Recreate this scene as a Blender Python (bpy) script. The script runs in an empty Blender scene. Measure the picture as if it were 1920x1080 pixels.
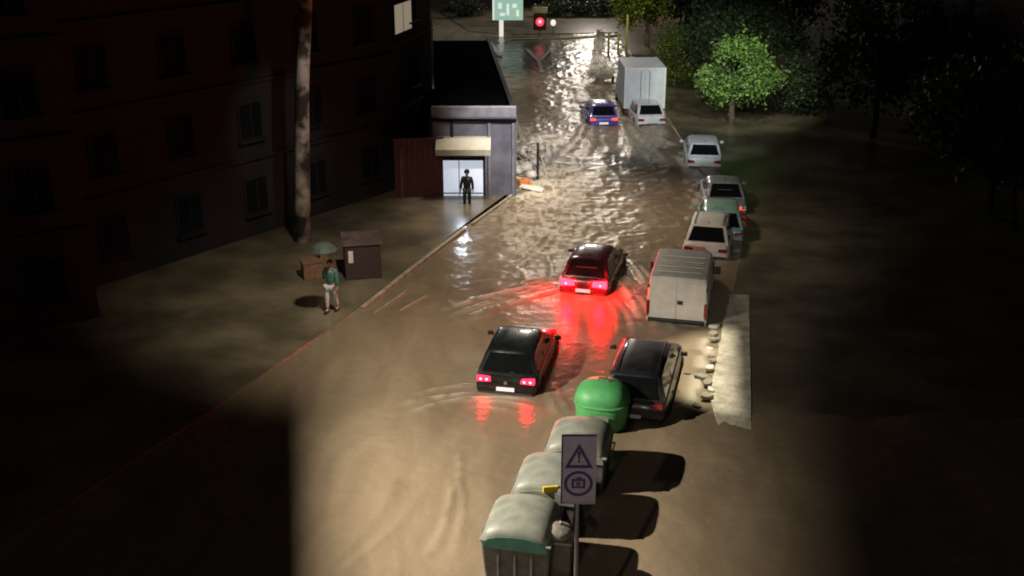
import bpy, bmesh, math, random
import numpy as np
from mathutils import Vector, Matrix
R = math.radians
random.seed(7)
SC = bpy.context.scene
C = SC.collection

# ------------------------------------------------------------------ camera
F = 2100.0                      # focal length in pixels of a 1920 px wide frame
PITCH = math.atan(800.0 / F)
H = 13.64                       # camera height above the flood water
cam = bpy.data.cameras.new('camera')
cam.sensor_width = 36.0
cam.lens = F / 1920.0 * 36.0
cam.clip_end = 1500
cam_o = bpy.data.objects.new('camera', cam)
C.objects.link(cam_o)
cam_o.location = (0, 0, H)
cam_o.rotation_euler = (math.pi / 2 - PITCH, 0, 0)
SC.camera = cam_o

def P(px, py, z=0.0):
    """world point at height z that the photograph shows at pixel (px, py)"""
    u, v = (px - 960.0) / F, -(py - 540.0) / F
    cp, sp = math.cos(PITCH), math.sin(PITCH)
    d = Vector((u, cp + v * sp, -sp + v * cp))
    t = (z - H) / d.z
    return Vector((0, 0, H)) + d * t

# ------------------------------------------------------------------ world, exposure
SC.view_settings.view_transform = 'Standard'
SC.view_settings.look = 'None'
SC.view_settings.exposure = 0.0
SC.view_settings.gamma = 1.0
SC.render.filter_size = 1.9
SC.cycles.filter_width = 1.9
SC.cycles.use_denoising = True
SC.cycles.max_bounces = 5
SC.cycles.sample_clamp_indirect = 6.0
w = bpy.data.worlds.new('World')
SC.world = w
w.use_nodes = True
wn = w.node_tree
bg = wn.nodes['Background']
bg.inputs['Color'].default_value = (0.50, 0.42, 0.36, 1)     # lamp lit night haze of a town
bg.inputs['Strength'].default_value = 0.022

def lamp(name, kind, loc, energy, color, target=None, size=0.35, cone=None, blend=0.3):
    l = bpy.data.lights.new(name, kind)
    l.energy = energy
    l.color = color
    o = bpy.data.objects.new(name, l)
    C.objects.link(o)
    o.location = loc
    if kind in ('POINT', 'SPOT'):
        l.shadow_soft_size = size
    if cone:
        l.spot_size = R(cone)
        l.spot_blend = blend
    if target is not None:
        o.rotation_euler = (Vector(target) - Vector(loc)).to_track_quat('-Z', 'Y').to_euler()
    return o

# floodlight on the wall across the street, left of the picture, lights the near water and the bins
FLOOD = (-11.8, 20.5, 9.8)
lamp('flood_lamp', 'SPOT', FLOOD, 27000, (1.0, 0.90, 0.74), target=(-1.2, 18.0, 0), size=0.10, cone=114, blend=1.0)
# added fill spots from the camera side for sign and bins, person, van
lamp('camera_side_fill', 'SPOT', (-4.5, 3.0, 10.5), 1500, (1.0, 0.90, 0.78), target=(1.6, 24.0, 0.5), size=0.15, cone=34, blend=0.7)
lamp('camera_side_fill', 'SPOT', (-3.0, 3.0, 10.0), 3800, (0.95, 1.0, 0.90), target=(-6.0, 33.8, 1.0), size=0.1, cone=7, blend=0.8)
lamp('camera_side_fill', 'SPOT', (2.5, 3.0, 11.0), 9500, (1.0, 0.95, 0.84), target=(8.4, 41.0, 0.6), size=0.1, cone=17, blend=0.8)
lamp('street_or_fill_light', 'SPOT', (-3.6, 35.0, 11.5), 1100, (1.0, 0.92, 0.80), target=(-8.2, 41.5, 5.0), size=0.2, cone=26, blend=0.8)  # fill added to brighten the mottled trunk
lamp('street_or_fill_light', 'SPOT', (4.0, 57.0, 10.5), 17000, (1.0, 0.93, 0.86), target=(5.9, 76.5, 1.0), size=0.3, cone=10, blend=0.8)  # narrow fill added to brighten the spray
# street lamps and added fill spots, all above the upper edge of the picture
lamp('street_or_fill_light', 'SPOT', (-0.5, 46.0, 11.0), 5200, (1.0, 0.84, 0.66), target=(2.2, 44.0, 0), size=0.8, cone=84, blend=0.9)
SPOT2 = (2.4, 30.0, 13.2)
lamp('street_or_fill_light', 'SPOT', SPOT2, 14500, (1.0, 0.93, 0.74), target=(6.8, 29.2, 0), size=0.04, cone=27, blend=0.5)
lamp('street_or_fill_light', 'SPOT', (2.4, 76.0, 10.5), 1900, (1.0, 0.90, 0.76), target=(2.0, 66.0, 0), size=1.2, cone=125, blend=.6)
lamp('street_or_fill_light', 'SPOT', (3.0, 47.0, 11.0), 5200, (1.0, 0.88, 0.78), target=(3.6, 63.0, 0), size=0.4, cone=50, blend=.8)  # fill added to light the road surface without glitter
lamp('street_or_fill_light', 'SPOT', (8.2, 114.0, 9.5), 7000, (1.0, 0.88, 0.76), target=(5, 92.0, 0), size=1.6, cone=130, blend=.6)
lamp('street_or_fill_light', 'POINT', (-4.0, 96.0, 8.0), 900, (0.85, 0.95, 1.0), size=0.6)
lamp('street_or_fill_light', 'SPOT', (6.0, 40.0, 9.5), 6000, (0.82, 0.92, 1.0), target=(9.2, 60.0, 1.0), size=0.3, cone=34, blend=0.6)
lamp('street_or_fill_light', 'SPOT', (11.5, 50.0, 9.0), 5200, (0.95, 1.0, 0.74), target=(12.4, 61.0, 3.3), size=0.3, cone=42, blend=0.6)
lamp('street_or_fill_light', 'SPOT', (8.0, 78.0, 8.5), 2600, (1.0, 0.95, 0.45), target=(10.0, 90.0, 4.6), size=0.3, cone=70, blend=0.6)
lamp('street_or_fill_light', 'SPOT', (-3.0, 29.0, 11.2), 4600, (1.0, 0.88, 0.68), target=(-3.4, 34.5, 0), size=0.3, cone=88, blend=1.0)  # soft fill moved and widened for the left pavement and the walker
lamp('street_or_fill_light', 'SPOT', (2.6, 38.0, 10.5), 11000, (1.0, 0.94, 0.90), target=(0.0, 51.5, 0.5), size=0.3, cone=36, blend=0.8)  # fill added to brighten the floating debris

# ------------------------------------------------------------------ materials
def new_mat(name):
    m = bpy.data.materials.new(name)
    m.use_nodes = True
    nt = m.node_tree
    return m, nt, nt.nodes['Principled BSDF']

def mat(name, col, rough=0.6, metal=0.0, var=0.15, scale=6.0, bump=0.0, bscale=40.0, coat=0.0, emit=None, estr=0.0, trans=0.0):
    """noise varied colour, noise varied roughness, optional bump"""
    m, nt, b = new_mat(name)
    tc = nt.nodes.new('ShaderNodeTexCoord')
    n = nt.nodes.new('ShaderNodeTexNoise')
    n.inputs['Scale'].default_value = scale
    n.inputs['Detail'].default_value = 6
    nt.links.new(tc.outputs['Object'], n.inputs['Vector'])
    cr = nt.nodes.new('ShaderNodeValToRGB')
    cr.color_ramp.elements[0].position = 0.3
    cr.color_ramp.elements[1].position = 0.7
    cr.color_ramp.elements[0].color = tuple(c * (1 - var) for c in col) + (1,)
    cr.color_ramp.elements[1].color = tuple(min(1, c * (1 + var)) for c in col) + (1,)
    nt.links.new(n.outputs['Fac'], cr.inputs['Fac'])
    nt.links.new(cr.outputs['Color'], b.inputs['Base Color'])
    mr = nt.nodes.new('ShaderNodeMapRange')
    mr.inputs['To Min'].default_value = max(0.02, rough - 0.12)
    mr.inputs['To Max'].default_value = min(1, rough + 0.12)
    nt.links.new(n.outputs['Fac'], mr.inputs['Value'])
    nt.links.new(mr.outputs['Result'], b.inputs['Roughness'])
    b.inputs['Metallic'].default_value = metal
    if rough > .92: b.inputs['Specular IOR Level'].default_value = 0.0
    b.inputs['Coat Weight'].default_value = coat
    if bump:
        n2 = nt.nodes.new('ShaderNodeTexNoise')
        n2.inputs['Scale'].default_value = bscale
        n2.inputs['Detail'].default_value = 4
        nt.links.new(tc.outputs['Object'], n2.inputs['Vector'])
        bp = nt.nodes.new('ShaderNodeBump')
        bp.inputs['Strength'].default_value = bump
        bp.inputs['Distance'].default_value = 0.02
        nt.links.new(n2.outputs['Fac'], bp.inputs['Height'])
        nt.links.new(bp.outputs['Normal'], b.inputs['Normal'])
    if emit:
        b.inputs['Emission Color'].default_value = tuple(emit) + (1,)
        b.inputs['Emission Strength'].default_value = estr
    return m

M = {}
M['black_paint'] = mat('black_paint', (0.008, 0.010, 0.010), 0.25, 0.0, 0.3, 3, coat=0.6)
M['dark_grey_paint'] = mat('dark_grey_paint', (0.018, 0.018, 0.022), 0.35, 0.0, 0.3, 3, coat=0.4)
M['red_paint'] = mat('red_paint', (0.055, 0.004, 0.010), 0.28, 0.0, 0.3, 3, coat=0.6)
M['blue_paint'] = mat('blue_paint', (0.075, 0.055, 0.30), 0.3, 0.0, 0.2, 3, coat=0.5)
M['white_paint'] = mat('white_paint', (0.62, 0.63, 0.64), 0.35, 0.0, 0.10, 2.5, coat=0.4)
M['cream_paint'] = mat('cream_paint', (0.62, 0.58, 0.52), 0.5, 0.0, 0.12, 2.5, bump=0.1, bscale=6)
M['silver_paint'] = mat('silver_paint', (0.38, 0.40, 0.45), 0.3, 0.4, 0.12, 3, coat=0.4)
M['mint_paint'] = mat('mint_paint', (0.24, 0.42, 0.36), 0.3, 0.0, 0.15, 3, coat=0.5)
M['box_panel'] = mat('box_panel', (0.50, 0.55, 0.60), 0.5, 0.0, 0.12, 2, bump=0.1, bscale=8)
M['glass'] = mat('dark_glass', (0.006, 0.007, 0.008), 0.10, 0.0, 0.1, 2)
M['tyre'] = mat('tyre_rubber', (0.012, 0.012, 0.012), 0.85, 0.0, 0.3, 12)
M['rim'] = mat('rim_metal', (0.25, 0.25, 0.26), 0.4, 0.8, 0.2, 8)
M['trim'] = mat('black_plastic', (0.015, 0.015, 0.016), 0.6, 0.0, 0.3, 12)
M['chrome'] = mat('chrome', (0.6, 0.6, 0.62), 0.2, 1.0, 0.05, 12)
M['plate'] = mat('number_plate', (0.75, 0.72, 0.72), 0.5, 0.0, 0.05, 30, emit=(1, .92, .92), estr=0.35)
M['plate_plain'] = mat('plain_number_plate', (0.6, 0.6, 0.6), 0.5, 0.0, 0.05, 30)
M['ink'] = mat('plate_ink', (0.02, 0.02, 0.03), 0.6)
M['tail_bright'] = mat('brake_lamp_lens', (0.5, 0.01, 0.03), 0.3, emit=(1.0, 0.0004, 0.0008), estr=520)
M['tail_core'] = mat('brake_lamp_bulb', (0.8, 0.3, 0.4), 0.3, emit=(1.0, 0.35, 0.50), estr=2.5)
M['tail_dim'] = mat('tail_lamp_lens', (0.4, 0.01, 0.03), 0.3, emit=(1.0, 0.03, 0.09), estr=2.2)
M['tail_dim_core'] = mat('tail_lamp_bulb', (0.8, 0.3, 0.4), 0.3, emit=(1.0, 0.40, 0.50), estr=2.0)
M['tail_off'] = mat('unlit_tail_lens', (0.20, 0.01, 0.015), 0.25)
M['tail_blue'] = mat('far_tail_lens', (0.4, 0.03, 0.02), 0.3, emit=(1.0, 0.12, 0.06), estr=1.2)
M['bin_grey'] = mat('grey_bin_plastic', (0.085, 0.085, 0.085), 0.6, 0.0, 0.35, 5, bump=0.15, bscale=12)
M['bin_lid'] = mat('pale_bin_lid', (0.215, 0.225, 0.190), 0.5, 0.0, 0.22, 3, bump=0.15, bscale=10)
M['bin_teal'] = mat('teal_bin_panel', (0.03, 0.13, 0.11), 0.45, 0.0, 0.2, 6)
M['bin_green'] = mat('green_bin_plastic', (0.075, 0.33, 0.11), 0.5, 0.0, 0.15, 4, bump=0.1, bscale=8)
M['yellow'] = mat('yellow_plastic', (0.75, 0.58, 0.03), 0.5)
M['bag'] = mat('pale_bag', (0.50, 0.47, 0.43), 0.45, 0.0, 0.3, 5, bump=0.6, bscale=14)
M['sack'] = mat('grey_sack', (0.17, 0.155, 0.135), 0.4, 0.0, 0.45, 7, bump=0.8, bscale=10)
M['orange'] = mat('orange_plastic', (0.70, 0.24, 0.06), 0.5, 0.0, 0.2)
M['board'] = mat('pale_board', (0.62, 0.58, 0.50), 0.7, 0.0, 0.2, 8)
M['wood_dark'] = mat('dark_stained_timber', (0.035, 0.022, 0.022), 0.8, 0.0, 0.3, 8)
M['wood'] = mat('brown_timber', (0.16, 0.09, 0.05), 0.8, 0.0, 0.3, 8)
M['sign_panel'] = mat('sign_panel', (0.36, 0.33, 0.43), 0.5, 0.0, 0.10, 8)
M['sign_ink'] = mat('sign_violet_ink', (0.045, 0.030, 0.13), 0.5, 0.0, 0.1, 8)
M['sign_pale'] = mat('sign_pale_ink', (0.36, 0.31, 0.42), 0.5, 0.0, 0.1, 8)
M['sign_red'] = mat('sign_red_ink', (0.20, 0.05, 0.12), 0.5, 0.0, 0.1, 8)
M['pole'] = mat('galvanised_pole', (0.24, 0.24, 0.24), 0.5, 0.5, 0.2, 8)
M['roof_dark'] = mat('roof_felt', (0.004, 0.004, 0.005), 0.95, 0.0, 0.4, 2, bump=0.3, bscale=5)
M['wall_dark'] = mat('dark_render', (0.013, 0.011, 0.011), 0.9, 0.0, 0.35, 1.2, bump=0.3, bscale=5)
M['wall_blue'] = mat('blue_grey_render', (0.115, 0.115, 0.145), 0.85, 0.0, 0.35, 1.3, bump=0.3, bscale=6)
M['parapet'] = mat('grey_parapet', (0.17, 0.17, 0.20), 0.85, 0.0, 0.3, 2, bump=0.3, bscale=8)
M['maroon'] = mat('maroon_metal', (0.085, 0.026, 0.030), 0.6, 0.2, 0.3, 3)
M['maroon_light'] = mat('pale_maroon', (0.11, 0.075, 0.075), 0.6, 0.2, 0.3, 3)  # paler maroon for the gate post, kiosk top and mouths
M['awning'] = mat('cream_awning', (0.38, 0.37, 0.30), 0.8, 0.0, 0.12, 3)
M['shop_glow'] = mat('lit_shop_interior', (0.6, 0.65, 0.7), 0.6, 0.0, 0.1, 3, emit=(0.66, 0.75, 0.92), estr=0.62)
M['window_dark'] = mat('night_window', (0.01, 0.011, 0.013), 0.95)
M['window_lit'] = mat('lit_window', (0.3, 0.25, 0.2), 0.6, emit=(0.55, 0.45, 0.32), estr=0.42)
M['bark'] = mat('grey_bark', (0.10, 0.085, 0.065), 0.95, 0.0, 0.4, 6, bump=0.8, bscale=14)
M['skin'] = mat('skin', (0.45, 0.29, 0.21), 0.55)
M['hair'] = mat('dark_hair', (0.02, 0.015, 0.012), 0.7)
M['teal_cloth'] = mat('teal_cloth', (0.05, 0.16, 0.14), 0.8, 0.0, 0.2, 10)
M['green_cloth'] = mat('umbrella_green_cloth', (0.045, 0.060, 0.054), 0.7, 0.0, 0.2, 5)
M['pale_cloth'] = mat('pale_cloth', (0.50, 0.48, 0.46), 0.85, 0.0, 0.2, 10)
M['dark_cloth'] = mat('dark_cloth', (0.025, 0.034, 0.052), 0.85, 0.0, 0.3, 10)
M['olive_cloth'] = mat('olive_cloth', (0.035, 0.038, 0.028), 0.85, 0.0, 0.3, 10)
M['shoe'] = mat('shoe', (0.02, 0.02, 0.02), 0.6)
M['sign_mint'] = mat('lit_mint_sign', (0.4, 0.6, 0.5), 0.5, 0.0, 0.05, 3, emit=(0.38, 0.62, 0.50), estr=0.75)
M['sign_white'] = mat('lit_white_sign', (0.7, 0.7, 0.65), 0.5, 0.0, 0.05, 3, emit=(0.95, 0.95, 0.85), estr=0.8)
M['sig_red'] = mat('red_signal_lens', (0.5, 0.02, 0.05), 0.4, emit=(1.0, 0.06, 0.12), estr=1.1)
M['sig_core'] = mat('red_signal_bulb', (0.8, 0.3, 0.4), 0.4, emit=(1.0, 0.42, 0.5), estr=1.6)
M['lamp_white'] = mat('white_lamp_lens', (0.8, 0.8, 0.75), 0.4, emit=(1.0, 0.95, 0.85), estr=0.8)
M['yellow_post'] = mat('yellow_painted_post', (0.40, 0.36, 0.12), 0.6)
M['kerb'] = mat('kerb_stone', (0.30, 0.27, 0.21), 0.75, 0.0, 0.3, 3, bump=0.4, bscale=12)
M['white_line'] = mat('white_line_paint', (0.62, 0.60, 0.55), 0.6, 0.0, 0.25, 4)

def leaf_mat(name, col, var=0.5):
    m, nt, b = new_mat(name)
    g = nt.nodes.new('ShaderNodeNewGeometry')
    cr = nt.nodes.new('ShaderNodeValToRGB')
    cr.color_ramp.elements[0].color = tuple(c * (1 - var) for c in col) + (1,)
    cr.color_ramp.elements[1].color = tuple(c * (1 + var) for c in col) + (1,)
    nt.links.new(g.outputs['Random Per Island'], cr.inputs['Fac'])
    nt.links.new(cr.outputs['Color'], b.inputs['Base Color'])
    b.inputs['Roughness'].default_value = 0.55
    return m
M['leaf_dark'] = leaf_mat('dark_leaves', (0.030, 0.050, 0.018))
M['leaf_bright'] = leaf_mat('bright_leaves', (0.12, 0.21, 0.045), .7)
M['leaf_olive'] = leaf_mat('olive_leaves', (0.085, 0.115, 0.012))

def mat_mottled(name, c0, c1, scale, thr=0.5, rough=0.9, w=0.08):
    m, nt, b = new_mat(name)
    tc = nt.nodes.new('ShaderNodeTexCoord')
    n = nt.nodes.new('ShaderNodeTexNoise')
    n.inputs['Scale'].default_value = scale
    n.inputs['Detail'].default_value = 5
    nt.links.new(tc.outputs['Object'], n.inputs['Vector'])
    cr = nt.nodes.new('ShaderNodeValToRGB')
    cr.color_ramp.elements[0].position = thr - w
    cr.color_ramp.elements[1].position = thr + w
    cr.color_ramp.elements[0].color = c0 + (1,)
    cr.color_ramp.elements[1].color = c1 + (1,)
    nt.links.new(n.outputs['Fac'], cr.inputs['Fac'])
    nt.links.new(cr.outputs['Color'], b.inputs['Base Color'])
    bp = nt.nodes.new('ShaderNodeBump')
    bp.inputs['Strength'].default_value = 0.5
    bp.inputs['Distance'].default_value = 0.03
    nt.links.new(n.outputs['Fac'], bp.inputs['Height'])
    nt.links.new(bp.outputs['Normal'], b.inputs['Normal'])
    b.inputs['Roughness'].default_value = rough
    return m
M['plane_bark'] = mat_mottled('plane_tree_bark', (0.03, 0.028, 0.022), (0.42, 0.40, 0.36), 1.3, 0.5)
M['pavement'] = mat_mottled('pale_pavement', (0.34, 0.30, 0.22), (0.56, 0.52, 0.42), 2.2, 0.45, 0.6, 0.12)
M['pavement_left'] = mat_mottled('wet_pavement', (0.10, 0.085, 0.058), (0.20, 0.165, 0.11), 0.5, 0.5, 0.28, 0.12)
def add_tiles(m, size, depth):
    nt = m.node_tree; b = nt.nodes['Principled BSDF']
    src = b.inputs['Base Color'].links[0].from_socket
    tc = nt.nodes.new('ShaderNodeTexCoord')
    mp = nt.nodes.new('ShaderNodeMapping'); mp.inputs['Rotation'].default_value = (0, 0, R(24))
    br = nt.nodes.new('ShaderNodeTexBrick'); br.inputs['Scale'].default_value = 1.0 / size
    br.inputs['Mortar Size'].default_value = .03; br.inputs['Brick Width'].default_value = 1.0; br.inputs['Row Height'].default_value = .5
    br.inputs['Color1'].default_value = (1, 1, 1, 1); br.inputs['Color2'].default_value = (.86, .86, .86, 1); br.inputs['Mortar'].default_value = (depth, depth, depth, 1)
    nt.links.new(tc.outputs['Object'], mp.inputs['Vector']); nt.links.new(mp.outputs['Vector'], br.inputs['Vector'])
    mx = nt.nodes.new('ShaderNodeMix'); mx.data_type = 'RGBA'; mx.blend_type = 'MULTIPLY'; mx.inputs['Factor'].default_value = 1
    nt.links.new(src, mx.inputs[6]); nt.links.new(br.outputs['Color'], mx.inputs[7]); nt.links.new(mx.outputs[2], b.inputs['Base Color'])
add_tiles(M['pavement'], .55, .72); add_tiles(M['pavement_left'], .8, .86)
M['asphalt'] = mat_mottled('asphalt', (0.035, 0.034, 0.033), (0.06, 0.058, 0.055), 3.0, 0.5, 0.85, 0.2)

# ------------------------------------------------------------------ mesh helpers
class MB:
    def __init__(s):
        s.v = []; s.f = []
    def add(s, vs, fs):
        n = len(s.v)
        s.v += [tuple(v) for v in vs]
        s.f += [tuple(i + n for i in f) for f in fs]
        return s
    def box(s, c, d, rz=0.0, taper=1.0):
        x, y, z = [q / 2 for q in d]
        vs = []
        for sz, k in ((-1, 1), (1, taper)):
            for sx, sy in ((-1, -1), (1, -1), (1, 1), (-1, 1)):
                a, b = sx * x * k, sy * y * k
                vs.append((c[0] + a * math.cos(rz) - b * math.sin(rz), c[1] + a * math.sin(rz) + b * math.cos(rz), c[2] + sz * z))
        return s.add(vs, [(3, 2, 1, 0), (4, 5, 6, 7), (0, 1, 5, 4), (1, 2, 6, 5), (2, 3, 7, 6), (3, 0, 4, 7)])
    def loft(s, rings, close=True, cap=True):
        n = len(rings[0]); vs = [p for r in rings for p in r]; fs = []
        for i in range(len(rings) - 1):
            for j in range(n if close else n - 1):
                k = (j + 1) % n
                fs.append((i * n + j, i * n + k, (i + 1) * n + k, (i + 1) * n + j))
        if cap:
            fs.append(tuple(range(n - 1, -1, -1)))
            fs.append(tuple((len(rings) - 1) * n + j for j in range(n)))
        return s.add(vs, fs)
    def tube(s, pts, r, n=8):
        pts = [Vector(p) for p in pts]
        rr = r if isinstance(r, (list, tuple)) else [r] * len(pts)
        rings = []
        for i, p in enumerate(pts):
            t = (pts[min(i + 1, len(pts) - 1)] - pts[max(i - 1, 0)]).normalized()
            a = Vector((0, 0, 1)) if abs(t.z) < 0.9 else Vector((1, 0, 0))
            u = t.cross(a).normalized(); q = t.cross(u)
            rings.append([p + (u * math.cos(2 * math.pi * k / n) + q * math.sin(2 * math.pi * k / n)) * rr[i] for k in range(n)])
        return s.loft(rings)
    def prism(s, poly, z0, z1):
        n = len(poly)
        vs = [(p[0], p[1], z0) for p in poly] + [(p[0], p[1], z1) for p in poly]
        fs = [tuple(range(n - 1, -1, -1)), tuple(range(n, 2 * n))] + [(i, (i + 1) % n, (i + 1) % n + n, i + n) for i in range(n)]
        return s.add(vs, fs)
    def build(s, name, m, parent=None, bevel=0.0, smooth=False, seg=2, subsurf=0):
        me = bpy.data.meshes.new(name)
        me.from_pydata(s.v, [], s.f)
        bm = bmesh.new(); bm.from_mesh(me)
        bmesh.ops.recalc_face_normals(bm, faces=bm.faces)
        bm.to_mesh(me); bm.free()
        me.materials.append(m)
        o = bpy.data.objects.new(name, me)
        C.objects.link(o)
        if parent is not None:
            o.parent = parent
        if smooth:
            me.polygons.foreach_set('use_smooth', [True] * len(me.polygons))
        if bevel:
            b = o.modifiers.new('bevel', 'BEVEL'); b.width = bevel; b.segments = seg; b.limit_method = 'ANGLE'; b.angle_limit = R(35)
        if subsurf:
            b = o.modifiers.new('subsurf', 'SUBSURF'); b.levels = subsurf; b.render_levels = subsurf
        return o

def tag(o, label=None, cat=None, group=None, kind=None):
    if label: o['label'] = label
    if cat: o['category'] = cat
    if group: o['group'] = group
    if kind: o['kind'] = kind
    return o

def thing(name, loc, rz, label, cat, group=None):
    o = bpy.data.objects.new(name, None); C.objects.link(o)
    o.empty_display_size = 0.2
    o.location = loc; o.rotation_euler = (0, 0, rz)
    return tag(o, label, cat, group)

def text_mesh(txt, size, name, m, parent, loc, rot):
    cu = bpy.data.curves.new('t', 'FONT'); cu.body = txt; cu.size = size
    cu.align_x = 'CENTER'; cu.align_y = 'CENTER'; cu.extrude = 0.002
    to = bpy.data.objects.new('t', cu)
    me = bpy.data.meshes.new_from_object(to)
    bpy.data.objects.remove(to)
    me.materials.append(m)
    o = bpy.data.objects.new(name, me); C.objects.link(o)
    o.parent = parent; o.location = loc; o.rotation_euler = rot
    return o

# ------------------------------------------------------------------ noise
def vnoise(x, y, seed=0):
    xi = np.floor(x).astype(np.int64); yi = np.floor(y).astype(np.int64)
    fx = x - xi; fy = y - yi
    fx = fx * fx * fx * (fx * (fx * 6 - 15) + 10); fy = fy * fy * fy * (fy * (fy * 6 - 15) + 10)
    def h(a, b):
        n = (a * 374761393 + b * 668265263 + seed * 974634777) & 0xffffffff
        n = ((n ^ (n >> 13)) * 1274126177) & 0xffffffff
        return ((n ^ (n >> 16)) & 0xffff) / 65535.0
    return (h(xi, yi) * (1 - fx) + h(xi + 1, yi) * fx) * (1 - fy) + (h(xi, yi + 1) * (1 - fx) + h(xi + 1, yi + 1) * fx) * fy

def smooth01(a, lo, hi):
    t = np.clip((a - lo) / (hi - lo), 0, 1); return t * t * (3 - 2 * t)

# ------------------------------------------------------------------ water
m, nt, b = new_mat('muddy_flood_water')
tc = nt.nodes.new('ShaderNodeTexCoord')
def noise_node(scale, detail, stretch=(1, 1, 1), dist=0.0):
    mp = nt.nodes.new('ShaderNodeMapping'); mp.inputs['Scale'].default_value = stretch
    nt.links.new(tc.outputs['Object'], mp.inputs['Vector'])
    n = nt.nodes.new('ShaderNodeTexNoise')
    n.inputs['Scale'].default_value = scale; n.inputs['Detail'].default_value = detail
    n.inputs['Distortion'].default_value = dist
    nt.links.new(mp.outputs['Vector'], n.inputs['Vector'])
    return n
n1 = noise_node(0.55, 7, (1.3, 0.45, 1), 1.2)
cr = nt.nodes.new('ShaderNodeValToRGB')
cr.color_ramp.elements[0].position = 0.3; cr.color_ramp.elements[1].position = 0.7
cr.color_ramp.elements[0].color = (0.175, 0.134, 0.088, 1)
cr.color_ramp.elements[1].color = (0.250, 0.195, 0.132, 1)
nt.links.new(n1.outputs['Fac'], cr.inputs['Fac'])
at = nt.nodes.new('ShaderNodeAttribute'); at.attribute_name = 'foam'
mx = nt.nodes.new('ShaderNodeMix'); mx.data_type = 'RGBA'
nt.links.new(at.outputs['Fac'], mx.inputs['Factor'])
nt.links.new(cr.outputs['Color'], mx.inputs[6])
mx.inputs[7].default_value = (0.52, 0.46, 0.36, 1)
nt.links.new(mx.outputs[2], b.inputs['Base Color'])
mr = nt.nodes.new('ShaderNodeMapRange')
mr.inputs['To Min'].default_value = 0.15; mr.inputs['To Max'].default_value = 0.52
at2 = nt.nodes.new('ShaderNodeAttribute'); at2.attribute_name = 'churn'
nt.links.new(at2.outputs['Fac'], mr.inputs['Value'])
nt.links.new(mr.outputs['Result'], b.inputs['Roughness'])
b.inputs['IOR'].default_value = 1.36
b.inputs['Specular IOR Level'].default_value = 0.42
n2 = noise_node(3.0, 3, (1.0, 1.0, 1))
n3 = noise_node(11.0, 2, (0.8, 1.0, 1))
ma = nt.nodes.new('ShaderNodeMath'); ma.operation = 'MULTIPLY_ADD'
nt.links.new(n3.outputs['Fac'], ma.inputs[0]); ma.inputs[1].default_value = 0.25
nt.links.new(n2.outputs['Fac'], ma.inputs[2])
bp = nt.nodes.new('ShaderNodeBump'); bp.inputs['Strength'].default_value = 0.55; bp.inputs['Distance'].default_value = 0.035
nt.links.new(ma.outputs[0], bp.inputs['Height'])
nt.links.new(bp.outputs['Normal'], b.inputs['Normal'])
M['water'] = m

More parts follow.
